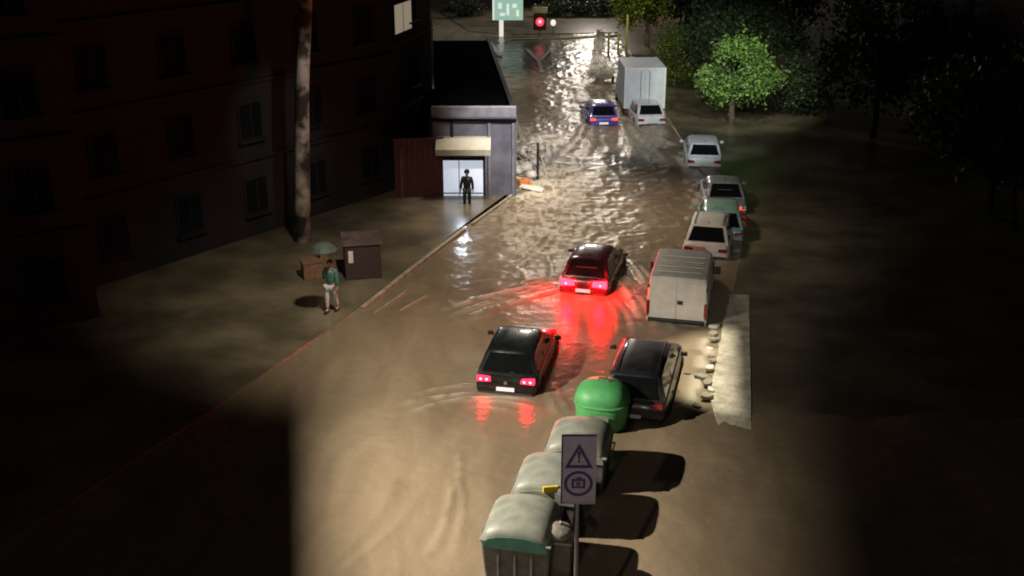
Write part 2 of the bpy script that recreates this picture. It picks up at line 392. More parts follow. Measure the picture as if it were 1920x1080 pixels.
def build_water():
    xs = np.concatenate([np.arange(-60, -16, 2.0), np.arange(-16, 14, 0.085), np.arange(14, 70, 2.0)])
    ys = []; y = 2.0
    while y < 260:
        ys.append(y)
        y += 1.0 if y < 15 else (0.085 if y < 42 else 0.085 + (y - 42) * 0.004)
    ys = np.array(ys)
    X, Y = np.meshgrid(xs, ys)
    fade = smooth01(X, -17, -14) * (1 - smooth01(X, 12, 14))
    # long swell plus chop that grows away from the camera
    chop = 0.25 + 0.75 * smooth01(Y, 27, 44)
    c0 = P(1020, 330); c1 = P(1110, 190); c2 = P(1130, 100)
    def blob(c, rx, ry): return np.exp(-((X - c.x) / rx) ** 2 - ((Y - c.y) / ry) ** 2)
    turb = np.clip(blob(c0, 2.2, 9) + 0.8 * blob(P(1000, 450), 1.8, 5) + blob(c1, 3.2, 12) + 0.8 * blob(c2, 3.5, 22) + .5 * blob(P(1150, 400), 3.5, 8), 0, 1.2)
    Z = 0.020 * (vnoise(X * 0.55, Y * 0.35, 1) - .5) * 2 + 0.010 * (vnoise(X * 1.3 + 3, Y * 1.1, 2) - .5) * 2 * (chop + .4)
    Z += 0.006 * (vnoise(X * 2.2 + Y * .4, Y * 2.9, 51) - .5) * 2 + 0.0035 * (vnoise(X * 5.1, Y * 6.3 + X, 52) - .5) * 2
    Z += chop * (0.020 * (vnoise(X * 1.7, Y * 1.9, 5) - .5) + 0.012 * (vnoise(X * 4.1, Y * 3.3, 6) - .5))
    tn = 1 - np.abs(vnoise(X * 1.1, Y * 1.0, 8) - .5) * 2
    tn2 = 1 - np.abs(vnoise(X * 2.6, Y * 1.7, 9) - .5) * 2
    Z += turb * (0.075 * (tn ** 3 - .3) + 0.045 * (tn2 ** 3 - .3) + 0.03 * (vnoise(X * 6, Y * 5, 10) - .5))
    Z *= 1 - .72 * np.clip(1.3 * blob(P(1085, 625), 1.6, 4.0), 0, 1)
    fl = np.clip(blob(P(1015, 300), 2.0, 7) + blob(P(1005, 410), 1.3, 7) + blob(P(1110, 160), 2.6, 14), 0, 1)
    fine = vnoise(X * 7, Y * 3.2, 41) * .6 + vnoise(X * 3, Y * 1.5, 42) * .4
    foam = turb * smooth01(tn2 ** 2 * .6 + tn * .35 + .35 * vnoise(X * 5, Y * 4, 13), 0.78, 1.12) * 0.9
    foam = np.maximum(foam, .9 * fl * smooth01(fine, .52, .64))
    # wakes: curved crest lines trailing from the moving cars
    def crest(p0, p1, bend, amp, wid, n=3, gap=0.35, fo=0.0):
        nonlocal Z, foam
        amp = amp * 1.5; fo = min(1, fo * 1.4)
        a = np.array(p0[:2]); c = np.array(p1[:2]); d = c - a; L = np.linalg.norm(d); d = d / L
        q = np.array([-d[1], d[0]])
        s = (X - a[0]) * d[0] + (Y - a[1]) * d[1]
        t = (X - a[0]) * q[0] + (Y - a[1]) * q[1]
        u = np.clip(s / L, 0, 1)
        t = t - bend * u * (1 - u) * 4
        e = smooth01(s, -0.3, 0.3) * (1 - smooth01(s, L * .55, L))
        for k in range(n):
            g = np.exp(-((t - k * gap * (0.6 + u)) / (wid * (0.7 + .9 * u))) ** 2) * e * (0.75 ** k)
            Z += amp * g
            if fo: foam = np.maximum(foam, fo * g * smooth01(vnoise(X * 4, Y * 4, 21 + k), .2, .6))
    crest(P(1042, 535), P(800, 592), -0.35, 0.060, 0.10, 3, 0.38, 0.65)
    crest(P(1040, 548), P(860, 612), -0.2, 0.040, 0.10, 2, -0.45, 0.35)
    crest(P(1040, 520), P(920, 545), -0.1, 0.050, 0.09, 2, 0.3, 0.4)
    crest(P(1150, 520), P(1205, 640), 0.25, 0.070, 0.16, 3, 0.32, 0.6)
    crest(P(1180, 490), P(1218, 560), 0.1, 0.06, 0.12, 2, 0.3, 0.7)
    crest(P(1150, 560), P(1190, 640), 0.2, 0.045, 0.12, 2, -0.3, 0.3)
    crest(P(880, 738), P(740, 762), -0.1, 0.035, 0.10, 2, 0.35, 0.35)
    crest(P(885, 722), P(770, 740), -0.1, 0.03, 0.09, 1, 0.35, 0.2)
    crest(P(870, 748), P(1015, 752), 0.12, 0.04, 0.07, 2, -0.25, 0.6)
    crest(P(885, 758), P(1000, 764), 0.12, 0.03, 0.09, 2, -0.3, 0.25)
    crest(P(1030, 720), P(1055, 790), -0.1, 0.03, 0.09, 2, 0.25, 0.2)
    crest(P(1260, 762), P(1315, 765), 0.05, 0.04, 0.06, 2, 0.2, 0.8)
    crest(P(845, 900), P(770, 1085), 0.25, 0.030, 0.10, 2, 0.35, 0.1)
    crest(P(860, 850), P(830, 960), 0.15, 0.022, 0.09, 1, 0.35, 0.1)
    crest(P(640, 1070), P(820, 830), -0.5, 0.018, 0.14, 2, 0.6)
    crest(P(1030, 440), P(930, 500), 0.15, 0.05, 0.12, 2, 0.4, 0.5)
    crest(P(1095, 235), P(1010, 330), 0.4, 0.09, 0.3, 3, 0.8, 0.8)
    crest(P(1165, 235), P(1240, 330), -0.3, 0.07, 0.25, 2, 0.8, 0.4)
    # foam gathered along the right row of parked cars and the left kerb
    def line_foam(pts, wid, amt, thr=.45):
        nonlocal foam, Z
        for p, q in zip(pts[:-1], pts[1:]):
            a = np.array(p[:2]); c = np.array(q[:2]); d = c - a; L2 = d @ d
            u = np.clip(((X - a[0]) * d[0] + (Y - a[1]) * d[1]) / L2, 0, 1)
            r = np.hypot(X - a[0] - u * d[0], Y - a[1] - u * d[1])
            g = np.exp(-(r / wid) ** 2) * smooth01(vnoise(X * 3.3, Y * 2.3, 31), thr, thr + .25)
            foam = np.maximum(foam, amt * g); Z += 0.03 * g
    line_foam([P(1230, 232), P(1280, 300), P(1310, 390), P(1318, 440)], 0.35, 0.85)
    line_foam([P(1330, 640), P(1300, 760)], 0.28, 0.8, .4)
    line_foam([P(1005, 335), P(985, 280), P(960, 240)], 0.4, 0.7)
    line_foam([P(945, 440), P(1000, 400), P(1015, 340)], 0.45, 0.55)
    line_foam([P(925, 85), P(940, 130)], 0.6, 0.8, .35)
    Z *= fade
    nx, ny = len(xs), len(ys)
    co = np.stack([X, Y, Z], -1).reshape(-1, 3)
    idx = np.arange(nx * ny).reshape(ny, nx)
    q = np.stack([idx[:-1, :-1], idx[:-1, 1:], idx[1:, 1:], idx[1:, :-1]], -1).reshape(-1, 4)
    me = bpy.data.meshes.new('water')
    me.vertices.add(len(co)); me.vertices.foreach_set('co', co.astype(np.float32).ravel())
    me.loops.add(q.size); me.loops.foreach_set('vertex_index', q.astype(np.int32).ravel())
    me.polygons.add(len(q)); me.polygons.foreach_set('loop_start', np.arange(0, q.size, 4, dtype=np.int32))
    me.polygons.foreach_set('loop_total', np.full(len(q), 4, dtype=np.int32))
    me.polygons.foreach_set('use_smooth', np.ones(len(q), dtype=bool))
    me.update(); me.validate()
    a = me.attributes.new('foam', 'FLOAT', 'POINT')
    a.data.foreach_set('value', np.clip(foam * fade, 0, 1).astype(np.float32).ravel())
    a = me.attributes.new('churn', 'FLOAT', 'POINT')
    near = P(1093, 590)
    ch = np.maximum.reduce([turb * .6, foam, .20 * smooth01(Y, 36, 50), .40 * blob(near, 2.2, 5.5)])
    a.data.foreach_set('value', np.clip(ch, 0, 1).astype(np.float32).ravel())
    me.materials.append(M['water'])
    o = bpy.data.objects.new('water', me); C.objects.link(o); o['kind'] = 'structure'
build_water()

# ground under and beyond the water: one sheet to the horizon
g = MB().add([(-600, -60, -0.45), (600, -60, -0.45), (600, 1200, -0.45), (-600, 1200, -0.45)], [(0, 1, 2, 3)])
tag(g.build('ground', M['asphalt']), kind='structure')

def slab(name, pts, z0, z1, m, bevel=0.02):
    return tag(MB().prism([(p[0], p[1]) for p in pts], z0, z1).build(name, m, bevel=bevel), kind='structure')

# left pavement: a wedge between the kerb and the dark buildings
kerb_pts = [P(552, 668), P(680, 580), P(770, 508), P(870, 432), P(945, 378), P(998, 338)]
slab('pavement', [P(0, 1030), P(330, 815)] + [P(552, 664)] + [p + Vector((-.20, .12, 0)) for p in kerb_pts[1:]] + [P(1000, 318), P(965, 366), P(790, 366), P(742, 352), P(575, 404), P(200, 520), P(-60, 600)], -0.4, 0.03, M['pavement_left'])
def strip(name, pts, wd, z0, z1, m):
    poly = []; back = []
    for i, p in enumerate(pts):
        t = (pts[min(i + 1, len(pts) - 1)] - pts[max(i - 1, 0)]).normalized(); q = Vector((-t.y, t.x, 0))
        poly.append(p + q * wd / 2); back.append(p - q * wd / 2)
    mb = MB(); n = len(poly)
    rings = [[(a.x, a.y, z0), (b_.x, b_.y, z0), (b_.x, b_.y, z1), (a.x, a.y, z1)] for a, b_ in zip(poly, back)]
    mb.loft(rings)
    return tag(mb.build(name, m, bevel=0.015), kind='structure')
strip('kerb', kerb_pts[1:4] , 0.16, -0.4, 0.10, M['kerb'])
strip('kerb', [P(885, 421), P(945, 378), P(998, 338)], 0.14, -0.4, 0.06, M['kerb'])
strip('kerb', [P(750, 584), P(800, 556)], 0.07, -0.4, 0.05, M['kerb'])
strip('kerb', [P(700, 590), P(764, 545)], 0.05, -0.4, 0.045, M['kerb'])
# road edge beyond the low building
strip('kerb', [P(978, 262), P(955, 190), P(935, 125)], 0.2, -0.4, 0.10, M['kerb'])
strip('kerb', [P(938, 108), P(918, 82)], 0.35, -0.4, 0.16, M['white_line'])
# right pavement
def bank(x_in, x_out, m, dz, ys_, seed):
    _r = random.Random(seed)
    nx_ = 14; vs = []
    for y in ys_:
        x0_ = x_in(y) + _r.uniform(-1.5, 1.5); x1_ = x_out(y) + _r.uniform(-.6, .6)
        for i in range(nx_):
            p = P(x0_ + (i / (nx_ - 1)) ** 1.4 * (x1_ - x0_), y); sink = max(0, (y - 735) / 100)
            vs.append((p.x, p.y, .07 + dz - .11 * sink - (.02 if i == 0 else 0) + _r.uniform(-.0012, .0012)))
    mb = MB().add(vs, [(r * nx_ + i, r * nx_ + i + 1, (r + 1) * nx_ + i + 1, (r + 1) * nx_ + i) for r in range(len(ys_) - 1) for i in range(nx_ - 1)])
    n0 = len(mb.v); mb.add([(v[0], v[1], -.4) for v in vs[::nx_]], [])
    mb.f += [(r * nx_, (r + 1) * nx_, n0 + r + 1, n0 + r) for r in range(len(ys_) - 1)]
    tag(mb.build('pavement', m), kind='structure')
kerb_x = lambda y: 1366 - (y - 562) * .20 + max(0, y - 745) * .5
bank(kerb_x, lambda y: 1404 + (y - 562) * .02, M['pavement'], 0.0, list(range(556, 880, 8)), 4)
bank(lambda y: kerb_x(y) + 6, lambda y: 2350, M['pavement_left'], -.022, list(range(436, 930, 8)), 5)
slab('pavement', [P(1255, 228), P(1300, 300), P(1372, 400), P(1500, 470), P(1900, 470), P(1900, 120), P(1900, 20), P(1150, 50), P(1172, 85), P(1200, 130)], -0.4, 0.058, M['pavement_left'])
# far junction: kerbs of the islands and the road edge
slab('pavement', [P(960, 66), P(1160, 62), P(1200, 30), P(1300, -60), P(700, -60), P(880, 60)], -0.4, 0.08, M['pavement_left'])
strip('kerb', [P(958, 76), P(1080, 72), P(1165, 68)], 0.25, -0.4, 0.12, M['kerb'])
strip('kerb', [P(985, 92), P(1010, 116), P(1016, 138)], 0.3, -0.4, 0.10, M['kerb'])
strip('kerb', [P(1030, 98), P(1013, 116)], 0.25, -0.4, 0.10, M['kerb'])

def floodlight(FLOOD, lines, label):
    L0 = Vector(FLOOD)
    t = thing('floodlight', (FLOOD[0], FLOOD[1], FLOOD[2]), 0, label, 'lamp')
    def beam_cutoff(ga, gb, k, out, name):  # unseen plate added to cut the beam and keep the sides dark
        a = (ga - L0) * k; c = (gb - L0) * k; e = (a - c).normalized()
        a = a + e * .35; c = c - e * .35
        MB().add([a, c, c + out, a + out, a + Vector((0, .01, .012)), c + Vector((0, .01, .012)), c + out + Vector((0, 0, .012)), a + out + Vector((0, 0, .012))],
                 [(0, 1, 2, 3), (7, 6, 5, 4), (0, 4, 5, 1), (1, 5, 6, 2), (2, 6, 7, 3), (3, 7, 4, 0)]).build(name, M['trim'], t)
    for ga, gb, k, out in lines: beam_cutoff(ga, gb, k, Vector(out), 'beam_cutoff')
    MB().box((-.30, 0, .1), (.3, .5, .4)).build('housing', M['trim'], t, bevel=.02)
    MB().tube([(-.4, 0, .1), (-1.3, 0, .1)], .04, 8).build('arm', M['pole'], t)
floodlight(FLOOD, [(P(640, 1150), P(590, 560), .10, (-.9, 0, .25)), (P(1385, 1150), P(1385, 640), .075, (.10, 0, 1.0))], 'floodlight on the left side of the street with two added plates cutting its beam')
floodlight(SPOT2, [(P(1378, 900), P(1372, 560), .10, (.9, 0, .5))], 'unseen floodlight above the middle of the street with an added plate cutting its beam')

# ------------------------------------------------------------------ vehicles
def quad_panel(c, inset, off, thick=0.02):
    """a thin panel laid on quad c (4 Vectors), inset by (left,right,bottom,top) fractions, lifted off by off"""
    l, r, bo, t = inset
    def bl(u, v): return (c[0] * (1 - u) + c[1] * u) * (1 - v) + (c[3] * (1 - u) + c[2] * u) * v
    n = (c[1] - c[0]).cross(c[3] - c[0]).normalized()
    q = [bl(l, bo), bl(1 - r, bo), bl(1 - r, 1 - t), bl(l, 1 - t)]
    vs = [p + n * off for p in q] + [p + n * (off - thick) for p in q]
    return vs, [(0, 1, 2, 3), (7, 6, 5, 4), (0, 4, 5, 1), (1, 5, 6, 2), (2, 6, 7, 3), (3, 7, 4, 0)]

def car(label, cat, loc, rz, paint, L=4.3, W=1.78, belt=0.92, roof=1.46, hood=0.90, deck=0.95, gh=(0.30, 0.85, 2.45, 3.25),
        tail='tail_off', core=None, plate='plate_plain', chars='', group=None, name='car', roof_rack=False, tail_y=0.72, emblem=False, sunk=0.45, tail_w=0.34):
    """y=0 is the rear bumper, the car faces +y. gh = rear foot, rear top, front top, front foot of the greenhouse"""
    t = thing(name, (loc[0], loc[1], -sunk), rz, label, cat, group)
    Wh = W / 2
    st = []
    def zt(y):
        if y < gh[0]: return deck - 0.10 * max(0, (0.10 - y) / 0.10)
        if y < gh[3]: return belt
        u = (y - gh[3]) / (L - gh[3]); return belt + (hood - 0.14 - belt) * u ** 1.6
    for y in [0.0, 0.05, 0.16, 0.4, 0.8, 1.4, 2.0, 2.6, 3.2, L - 0.75, L - 0.4, L - 0.15, L - 0.03, L]:
        e = min(y, L - y)
        k = 0.86 + 0.14 * min(1, e / 0.42) ** 0.5
        ww = Wh * k
        z0 = 0.24 + (0.10 if e < 0.1 else 0)
        z1 = zt(y) - (0.12 if e < 0.02 else (0.03 if e < 0.10 else 0))
        hz = z1 - z0
        half = [(ww * .80, z0), (ww * .96, z0 + hz * .12), (ww, z0 + hz * .38), (ww * .985, z0 + hz * .68), (ww * .94, z0 + hz * .90), (ww * .84, z1), (ww * .45, z1 + .018), (0, z1 + .022)]
        ring = [(x, y, z) for x, z in half] + [(-x, y, z) for x, z in half[-2::-1]]
        st.append(ring)
    MB().loft(st).build('body', M[paint], t, smooth=True, bevel=0.012)
    # greenhouse
    a, b_, c_, d_ = gh
    wb, wt = Wh * .90, Wh * .72
    zb, zr = belt - 0.01, roof
    rg = []
    for y, z, ww in ((a, zb, wb), (a + (b_ - a) * .5, zb + (zr - zb) * .55, wb + (wt - wb) * .5), (b_, zr - .03, wt + .02), (b_ + .12, zr, wt), ((b_ + c_) / 2, zr + .025, wt + .01), (c_ - .12, zr, wt), (c_, zr - .03, wt + .02), (c_ + (d_ - c_) * .5, zb + (zr - zb) * .55, wb + (wt - wb) * .5), (d_, zb, wb)):
        k = (z - zb) / (zr - zb)
        rg.append([(wb, y, zb - .02), (wb, y, zb), (wb + (ww - wb) * .9, y, zb + (z - zb) * .9), (ww * .86, y, z), (ww * .4, y, z + .012 * k), (-ww * .4, y, z + .012 * k), (-ww * .86, y, z), (-(wb + (ww - wb) * .9), y, zb + (z - zb) * .9), (-wb, y, zb), (-wb, y, zb - .02)])
    MB().loft(rg).build('roof', M[paint], t, smooth=True, bevel=0.01)
    V = Vector
    rear = [V((-wb * .93, a, zb)), V((wb * .93, a, zb)), V((wt * .88, b_, zr - .03)), V((-wt * .88, b_, zr - .03))]
    vs, fs = quad_panel(rear, (.03, .03, .10, .06), .035, .05); MB().add(vs, fs).build('rear_window', M['glass'], t, bevel=.02)
    fr = [V((wb * .93, d_, zb)), V((-wb * .93, d_, zb)), V((-wt * .88, c_, zr - .03)), V((wt * .88, c_, zr - .03))]
    vs, fs = quad_panel(fr, (.03, .03, .06, .05), .035, .05); MB().add(vs, fs).build('windscreen', M['glass'], t, bevel=.02)
    for sgn in (1, -1):
        x0, x1 = sgn * (wb + .002), sgn * (wb + (wt - wb) * .9)
        ya, yb, yc, yd = a + .18, b_ + .10, c_ - .02, d_ - .12
        mid = (yb + yc) / 2 - .05
        for (p0, p1, p2, p3) in (((ya + .02), mid - .03, mid - .03, yb), (mid + .03, yd - .05, yc, mid + .03)):
            c4 = [V((x0, p0, zb + .03)), V((x0, p1, zb + .03)), V((x1, p2, zr - .08)), V((x1, p3, zr - .08))]
            if sgn < 0: c4 = [c4[1], c4[0], c4[3], c4[2]]
            vs, fs = quad_panel(c4, (.02, .02, .02, .02), .012, .03); MB().add(vs, fs).build('side_window', M['glass'], t)
        mir = MB().box((sgn * (Wh + .10), d_ - .28, belt + .06), (.2, .10, .13), 0, .85).build('mirror', M[paint], t, bevel=.03)
        for wy in (0.78, L - 0.85):
            rgs = [[(sgn * (Wh - .19 + q * .2), wy + .31 * rr * math.cos(k * math.pi / 12), .32 + .31 * rr * math.sin(k * math.pi / 12)) for k in range(24)] for q, rr in ((0, 1), (.85, 1), (1.0, .93), (1.0, .68))]
            wh = MB().loft(rgs).build('wheel', M['tyre'], t)
            MB().loft([[(sgn * (Wh + .003 + q), wy + .20 * rr * math.cos(k * math.pi / 12), .32 + .20 * rr * math.sin(k * math.pi / 12)) for k in range(24)] for q, rr in ((0, 1), (.012, .95), (.004, .5))]).build('rim', M['rim'], wh)
            arch = [(sgn * (Wh + .004), wy + r_ * math.cos(k * math.pi / 14), .32 + r_ * math.sin(k * math.pi / 14)) for r_ in (.35, .40) for k in range(0, 15)]
            fs = [(k, k + 1, k + 16, k + 15) for k in range(14)]
            vs2 = arch + [(x - sgn * .05, y, z) for x, y, z in arch]
            fs2 = fs + [tuple(i + 30 for i in f) for f in fs] + [(k, k + 1, k + 31, k + 30) for k in range(14)] + [(k + 15, k + 16, k + 46, k + 45) for k in range(14)]
            MB().add(vs2, fs2).build('wheel_arch', M['trim'], t)
        # tail lamp wraps round the corner
        x = sgn * (Wh * .86 - tail_w / 2 + .02)
        tl = MB().loft([[(x + sgn * dx * tail_w, yy, tail_y + dz) for dx, dz in ((-.5, -.05), (.5, -.07), (.5, .09), (-.42, .06))] for yy in (-.035, .10)])
        if tail == 'tail_bright': tl.v = [(a_[0], a_[1], tail_y + .02 + (a_[2] - tail_y) * 1.55) for a_ in tl.v]
        tlo = tl.build('tail_light', M[tail], t, bevel=.015)
        if core:
            for dx in ((0.1,) if core == 'tail_core' else (-.2, .22)):
                MB().loft([[(x + sgn * dx * tail_w + .042 * rr * math.cos(k * math.pi / 6), -.037 - q, tail_y + .012 + .042 * rr * math.sin(k * math.pi / 6)) for k in range(12)] for q, rr in ((0, 1), (.012, .7))]).build('bulb', M[core], tlo)
        if tail in ('tail_bright', 'tail_dim'):
            lt_ = lamp('tail_lamp_light', 'SPOT', (0, 0, 0), 1500 if tail == 'tail_bright' else 60, (1.0, 0.0, 0.006), size=.16, cone=15 if tail == 'tail_bright' else 110, blend=1.0)
            lt_.parent = t; lt_.location = (x, -.16, tail_y + .03); lt_.rotation_euler = (R(79), 0, R(180) - rz)
            lp_ = lamp('tail_lamp_light', 'POINT', (0, 0, 0), 10 if tail == 'tail_bright' else 1.0, (1.0, 0.0, 0.004), size=.07)
            lp_.parent = t; lp_.location = (x, -.24, tail_y + .04)
        MB().box((sgn * Wh * .66, L - .02, .66), (.36, .12, .13)).build('headlight', M['chrome'], t, bevel=.04)
        for hy in (a + 1.05, a + 1.95):
            MB().box((sgn * (Wh + .012), hy, belt - .16), (.03, .16, .03)).build('door_handle', M['trim'], t, bevel=.01)
    rb = [[(x, y, z) for x, z in ((-Wh * .84, .30), (Wh * .84, .30), (Wh * .86, .50), (-Wh * .86, .50))] for y in (-.055, .1)]
    bu = MB().loft(rb).build('bumper', M['trim'], t, bevel=.04)
    if plate:
        pl = MB().box((0, -.052, .60 if tail_y > .65 else .56), (.50, .016, .115)).build('number_plate', M[plate], t, bevel=.004)
        if chars:
            text_mesh(chars, .10, 'plate_characters', M['ink'], pl, (0, -.062, .60), (math.pi / 2, 0, 0))
    if emblem:
        MB().loft([[(.055 * rr * math.cos(k * math.pi / 8), y, .78 + .055 * rr * math.sin(k * math.pi / 8)) for k in range(16)] for y, rr in ((-.0, 1), (-.03, .9))]).build('emblem', M['chrome'], t)
    MB().tube([(0, a + .05, zb + .06), (.22, a + .05 - .02, zb + .10)], .008, 6).build('wiper', M['trim'], t)
    MB().tube([(0, b_ + .25, zr + .01), (0, b_ + .12, zr + .15)], [.012, .005], 6).build('aerial', M['trim'], t)
    if roof_rack:
        for sgn in (1, -1):
            MB().tube([(sgn * wt * .80, b_ + .1, zr + .01), (sgn * wt * .82, b_ + .2, zr + .06), (sgn * wt * .82, c_ - .2, zr + .06), (sgn * wt * .80, c_ - .1, zr + .01)], .016, 6).build('roof_rail', M['trim'], t)
    return t

def place(px, py, sunk=0.0):
    p = P(px, py); return (p.x, p.y)

# moving cars
car('black hatchback with dim red tail lamps and lit plate wading left of the green bin', 'car', place(948, 738), R(-11), 'black_paint',
    L=4.1, W=1.82, belt=.95, roof=1.45, gh=(.12, .62, 2.35, 3.1), tail='tail_dim', core='tail_dim_core', plate='plate', emblem=True, tail_y=.84, tail_w=.40, roof_rack=False)
car('dark red car braking with glaring red tail lamps and red streaks on the water', 'car', place(1093, 552), R(-14), 'red_paint',
    L=4.2, W=1.78, belt=.93, roof=1.47, gh=(.25, .85, 2.4, 3.15), tail='tail_bright', core='tail_core', plate='plate', tail_y=.80, tail_w=.50)
car('small blue car wading beside the white box truck', 'car', place(1132, 236), R(4), 'blue_paint',
    L=3.8, W=1.72, belt=.95, roof=1.50, gh=(.10, .45, 2.2, 2.9), tail='tail_blue', plate='plate', tail_y=.80)
# parked row on the right
car('black estate car parked just behind the green bin', 'car', place(1184, 788), R(-14), 'dark_grey_paint',
    L=4.6, W=1.82, belt=1.0, roof=1.58, gh=(.08, .42, 2.8, 3.5), tail='tail_off', plate='plate_plain', roof_rack=True, tail_y=.9)
car('pale car with a ribbed roof parked in front of the cream van', 'car', place(1322, 482), R(-14), 'cream_paint',
    L=4.2, W=1.78, gh=(.2, .7, 2.5, 3.2), tail='tail_off', plate=None, roof_rack=True)
car('mint green hatchback with black rear window, nearest of the cars up the right kerb', 'car', place(1352, 452), R(-8), 'mint_paint',
    L=4.1, gh=(.10, .6, 2.4, 3.1), tail='tail_off')
car('silver saloon with a bright white boot parked between the mint and the far white car', 'car', place(1362, 402), R(-5), 'silver_paint',
    L=4.4, gh=(.75, 1.3, 2.5, 3.3), deck=.98, tail='tail_blue')
car('white hatchback with framed black rear window, parked alone by the kerb below the bright tree', 'car', place(1320, 314), R(-6), 'white_paint',
    L=4.2, W=1.78, belt=.98, roof=1.50, gh=(.10, .5, 2.4, 3.1), tail='tail_off', plate='plate_plain')
car('white car with dark windows parked right behind the box truck', 'car', place(1222, 234), R(6), 'white_paint',
    L=4.0, W=1.72, gh=(.25, .7, 2.4, 3.1), tail='tail_off')

def van(loc, rz):
    t = thing('van', (loc[0], loc[1], -.45), rz, 'cream white panel van with a dark door handle, parked at the right kerb', 'van')
    W, L, h = 1.92, 4.5, 1.98
    rings = []
    for y, ztop, ww in ((0, h - .10, W * .485), (.06, h - .02, W * .495), (.2, h, W * .5), (1.4, h + .02, W * .5), (2.7, h, W * .5), (2.95, h - .06, W * .49), (3.55, 1.25, W * .5), (4.2, 1.0, W * .48), (4.45, .85, W * .44), (4.5, .6, W * .42)):
        z0 = .35
        tk = .88 if ztop > 1.5 else .97
        half = [(ww * .95, z0), (ww, z0 + .2), (ww, 1.05 if ztop > 1.1 else ztop - .12), (ww * (tk + .05), ztop - .10), (ww * tk, ztop - .02), (ww * .6, ztop), (0, ztop + .01)]
        rings.append([(x, y, z) for x, z in half] + [(-x, y, z) for x, z in half[-2::-1]])
    MB().loft(rings).build('body', M['cream_paint'], t, bevel=.03, smooth=False)
    for sgn in (1, -1):
        d = MB().box((sgn * .455, -.014, 1.18), (.88, .03, 1.30), 0, .97).build('rear_door', M['cream_paint'], t, bevel=.02)
        MB().box((sgn * .90, -.02, .95), (.10, .06, .46)).build('tail_light', M['tail_off'], t, bevel=.015)
        MB().box((sgn * (W / 2 + .12), 3.1, 1.22), (.2, .1, .26)).build('mirror', M['trim'], t, bevel=.03)
        for hz in (.7, 1.65):
            MB().box((sgn * .905, -.035, hz), (.05, .03, .10)).build('hinge', M['trim'], d)
        for wy in (.85, 3.6):
            rgs = [[(sgn * (W / 2 - .2 + q * .21), wy + .33 * rr * math.cos(k * math.pi / 12), .34 + .33 * rr * math.sin(k * math.pi / 12)) for k in range(24)] for q, rr in ((0, 1), (.9, 1), (1.0, .9), (1.0, .6))]
            MB().loft(rgs).build('wheel', M['tyre'], t)
        MB().box((sgn * (W / 2 + .004), 3.0, 1.38), (.02, .62, .42)).build('side_window', M['glass'], t)
        MB().box((sgn * (W / 2 + .006), 1.3, .8), (.02, 2.0, .05)).build('rub_strip', M['trim'], t)
    hd = MB().box((.10, -.05, 1.17), (.17, .05, .12)).build('door_handle', M['trim'], t, bevel=.01)
    MB().box((0, -.04, .53), (1.78, .12, .15)).build('bumper', M['trim'], t, bevel=.04)
    MB().box((0, -.075, .44), (1.5, .10, .04)).build('bumper_step', M['pole'], t, bevel=.01)
    MB().box((-.45, -.035, .78), (.5, .014, .11)).build('number_plate', M['plate_plain'], t)
    for y in (.5, 1.0, 1.5, 2.0):
        MB().box((0, y, h + .022), (1.40, .05, .018)).build('roof_rib', M['cream_paint'], t, bevel=.006)
    vs, fs = quad_panel([Vector((.85, 3.52, 1.28)), Vector((-.85, 3.52, 1.28)), Vector((-.80, 2.98, 1.90)), Vector((.80, 2.98, 1.90))], (.02, .02, .05, .05), .03)
    MB().add(vs, fs).build('windscreen', M['glass'], t)
    return t
van(place(1267, 606), R(-13))

def box_truck(loc, rz):
    t = thing('box_truck', (loc[0], loc[1], -.45), rz, 'white box truck with a plain pale blue rear door', 'truck')
    W = 2.35
    MB().box((0, 1.8, 2.05), (W, 3.6, 2.35)).build('cargo_box', M['box_panel'], t, bevel=.03)
    for sgn in (1, -1):
        MB().box((sgn * (W / 2 - .06), -.015, 2.05), (.12, .05, 2.30)).build('corner_post', M['white_paint'], t, bevel=.01)
        d = MB().box((sgn * .52, -.02, 2.05), (1.02, .03, 2.12)).build('rear_door', M['box_panel'], t, bevel=.01)
        MB().tube([(sgn * .25, -.05, 1.05), (sgn * .25, -.05, 3.05)], .018, 6).build('lock_bar', M['chrome'], d)
        MB().box((sgn * 1.0, -.04, .72), (.26, .07, .13)).build('tail_light', M['tail_off'], t, bevel=.02)
        for wy in (1.0, 4.6):
            rgs = [[(sgn * (W / 2 - .3 + q * .25), wy + .42 * rr * math.cos(k * math.pi / 12), .43 + .42 * rr * math.sin(k * math.pi / 12)) for k in range(24)] for q, rr in ((0, 1), (.9, 1), (1.0, .9), (1.0, .6))]
            MB().loft(rgs).build('wheel', M['tyre'], t)
        MB().box((sgn * 1.30, 5.1, 1.6), (.16, .08, .40)).build('mirror', M['trim'], t, bevel=.02)
    MB().box((0, -.02, 3.16), (W - .1, .06, .12)).build('top_rail', M['white_paint'], t, bevel=.01)
    MB().box((0, 2.6, .72), (1.0, 5.0, .25)).build('chassis', M['trim'], t)
    MB().box((0, .0, .55), (2.1, .10, .14)).build('bumper', M['trim'], t, bevel=.02)
    cab = MB().loft([[(x, y, z) for x, z in ((-1.02, .5), (1.02, .5), (1.05, 1.4), (.95, zt), (-.95, zt), (-1.05, 1.4))] for y, zt in ((3.8, 2.4), (4.7, 2.42), (5.3, 2.2), (5.65, 1.5), (5.7, .9))])
    cab.build('cab', M['white_paint'], t, bevel=.05)
    return t
box_truck(place(1207, 218), R(1))

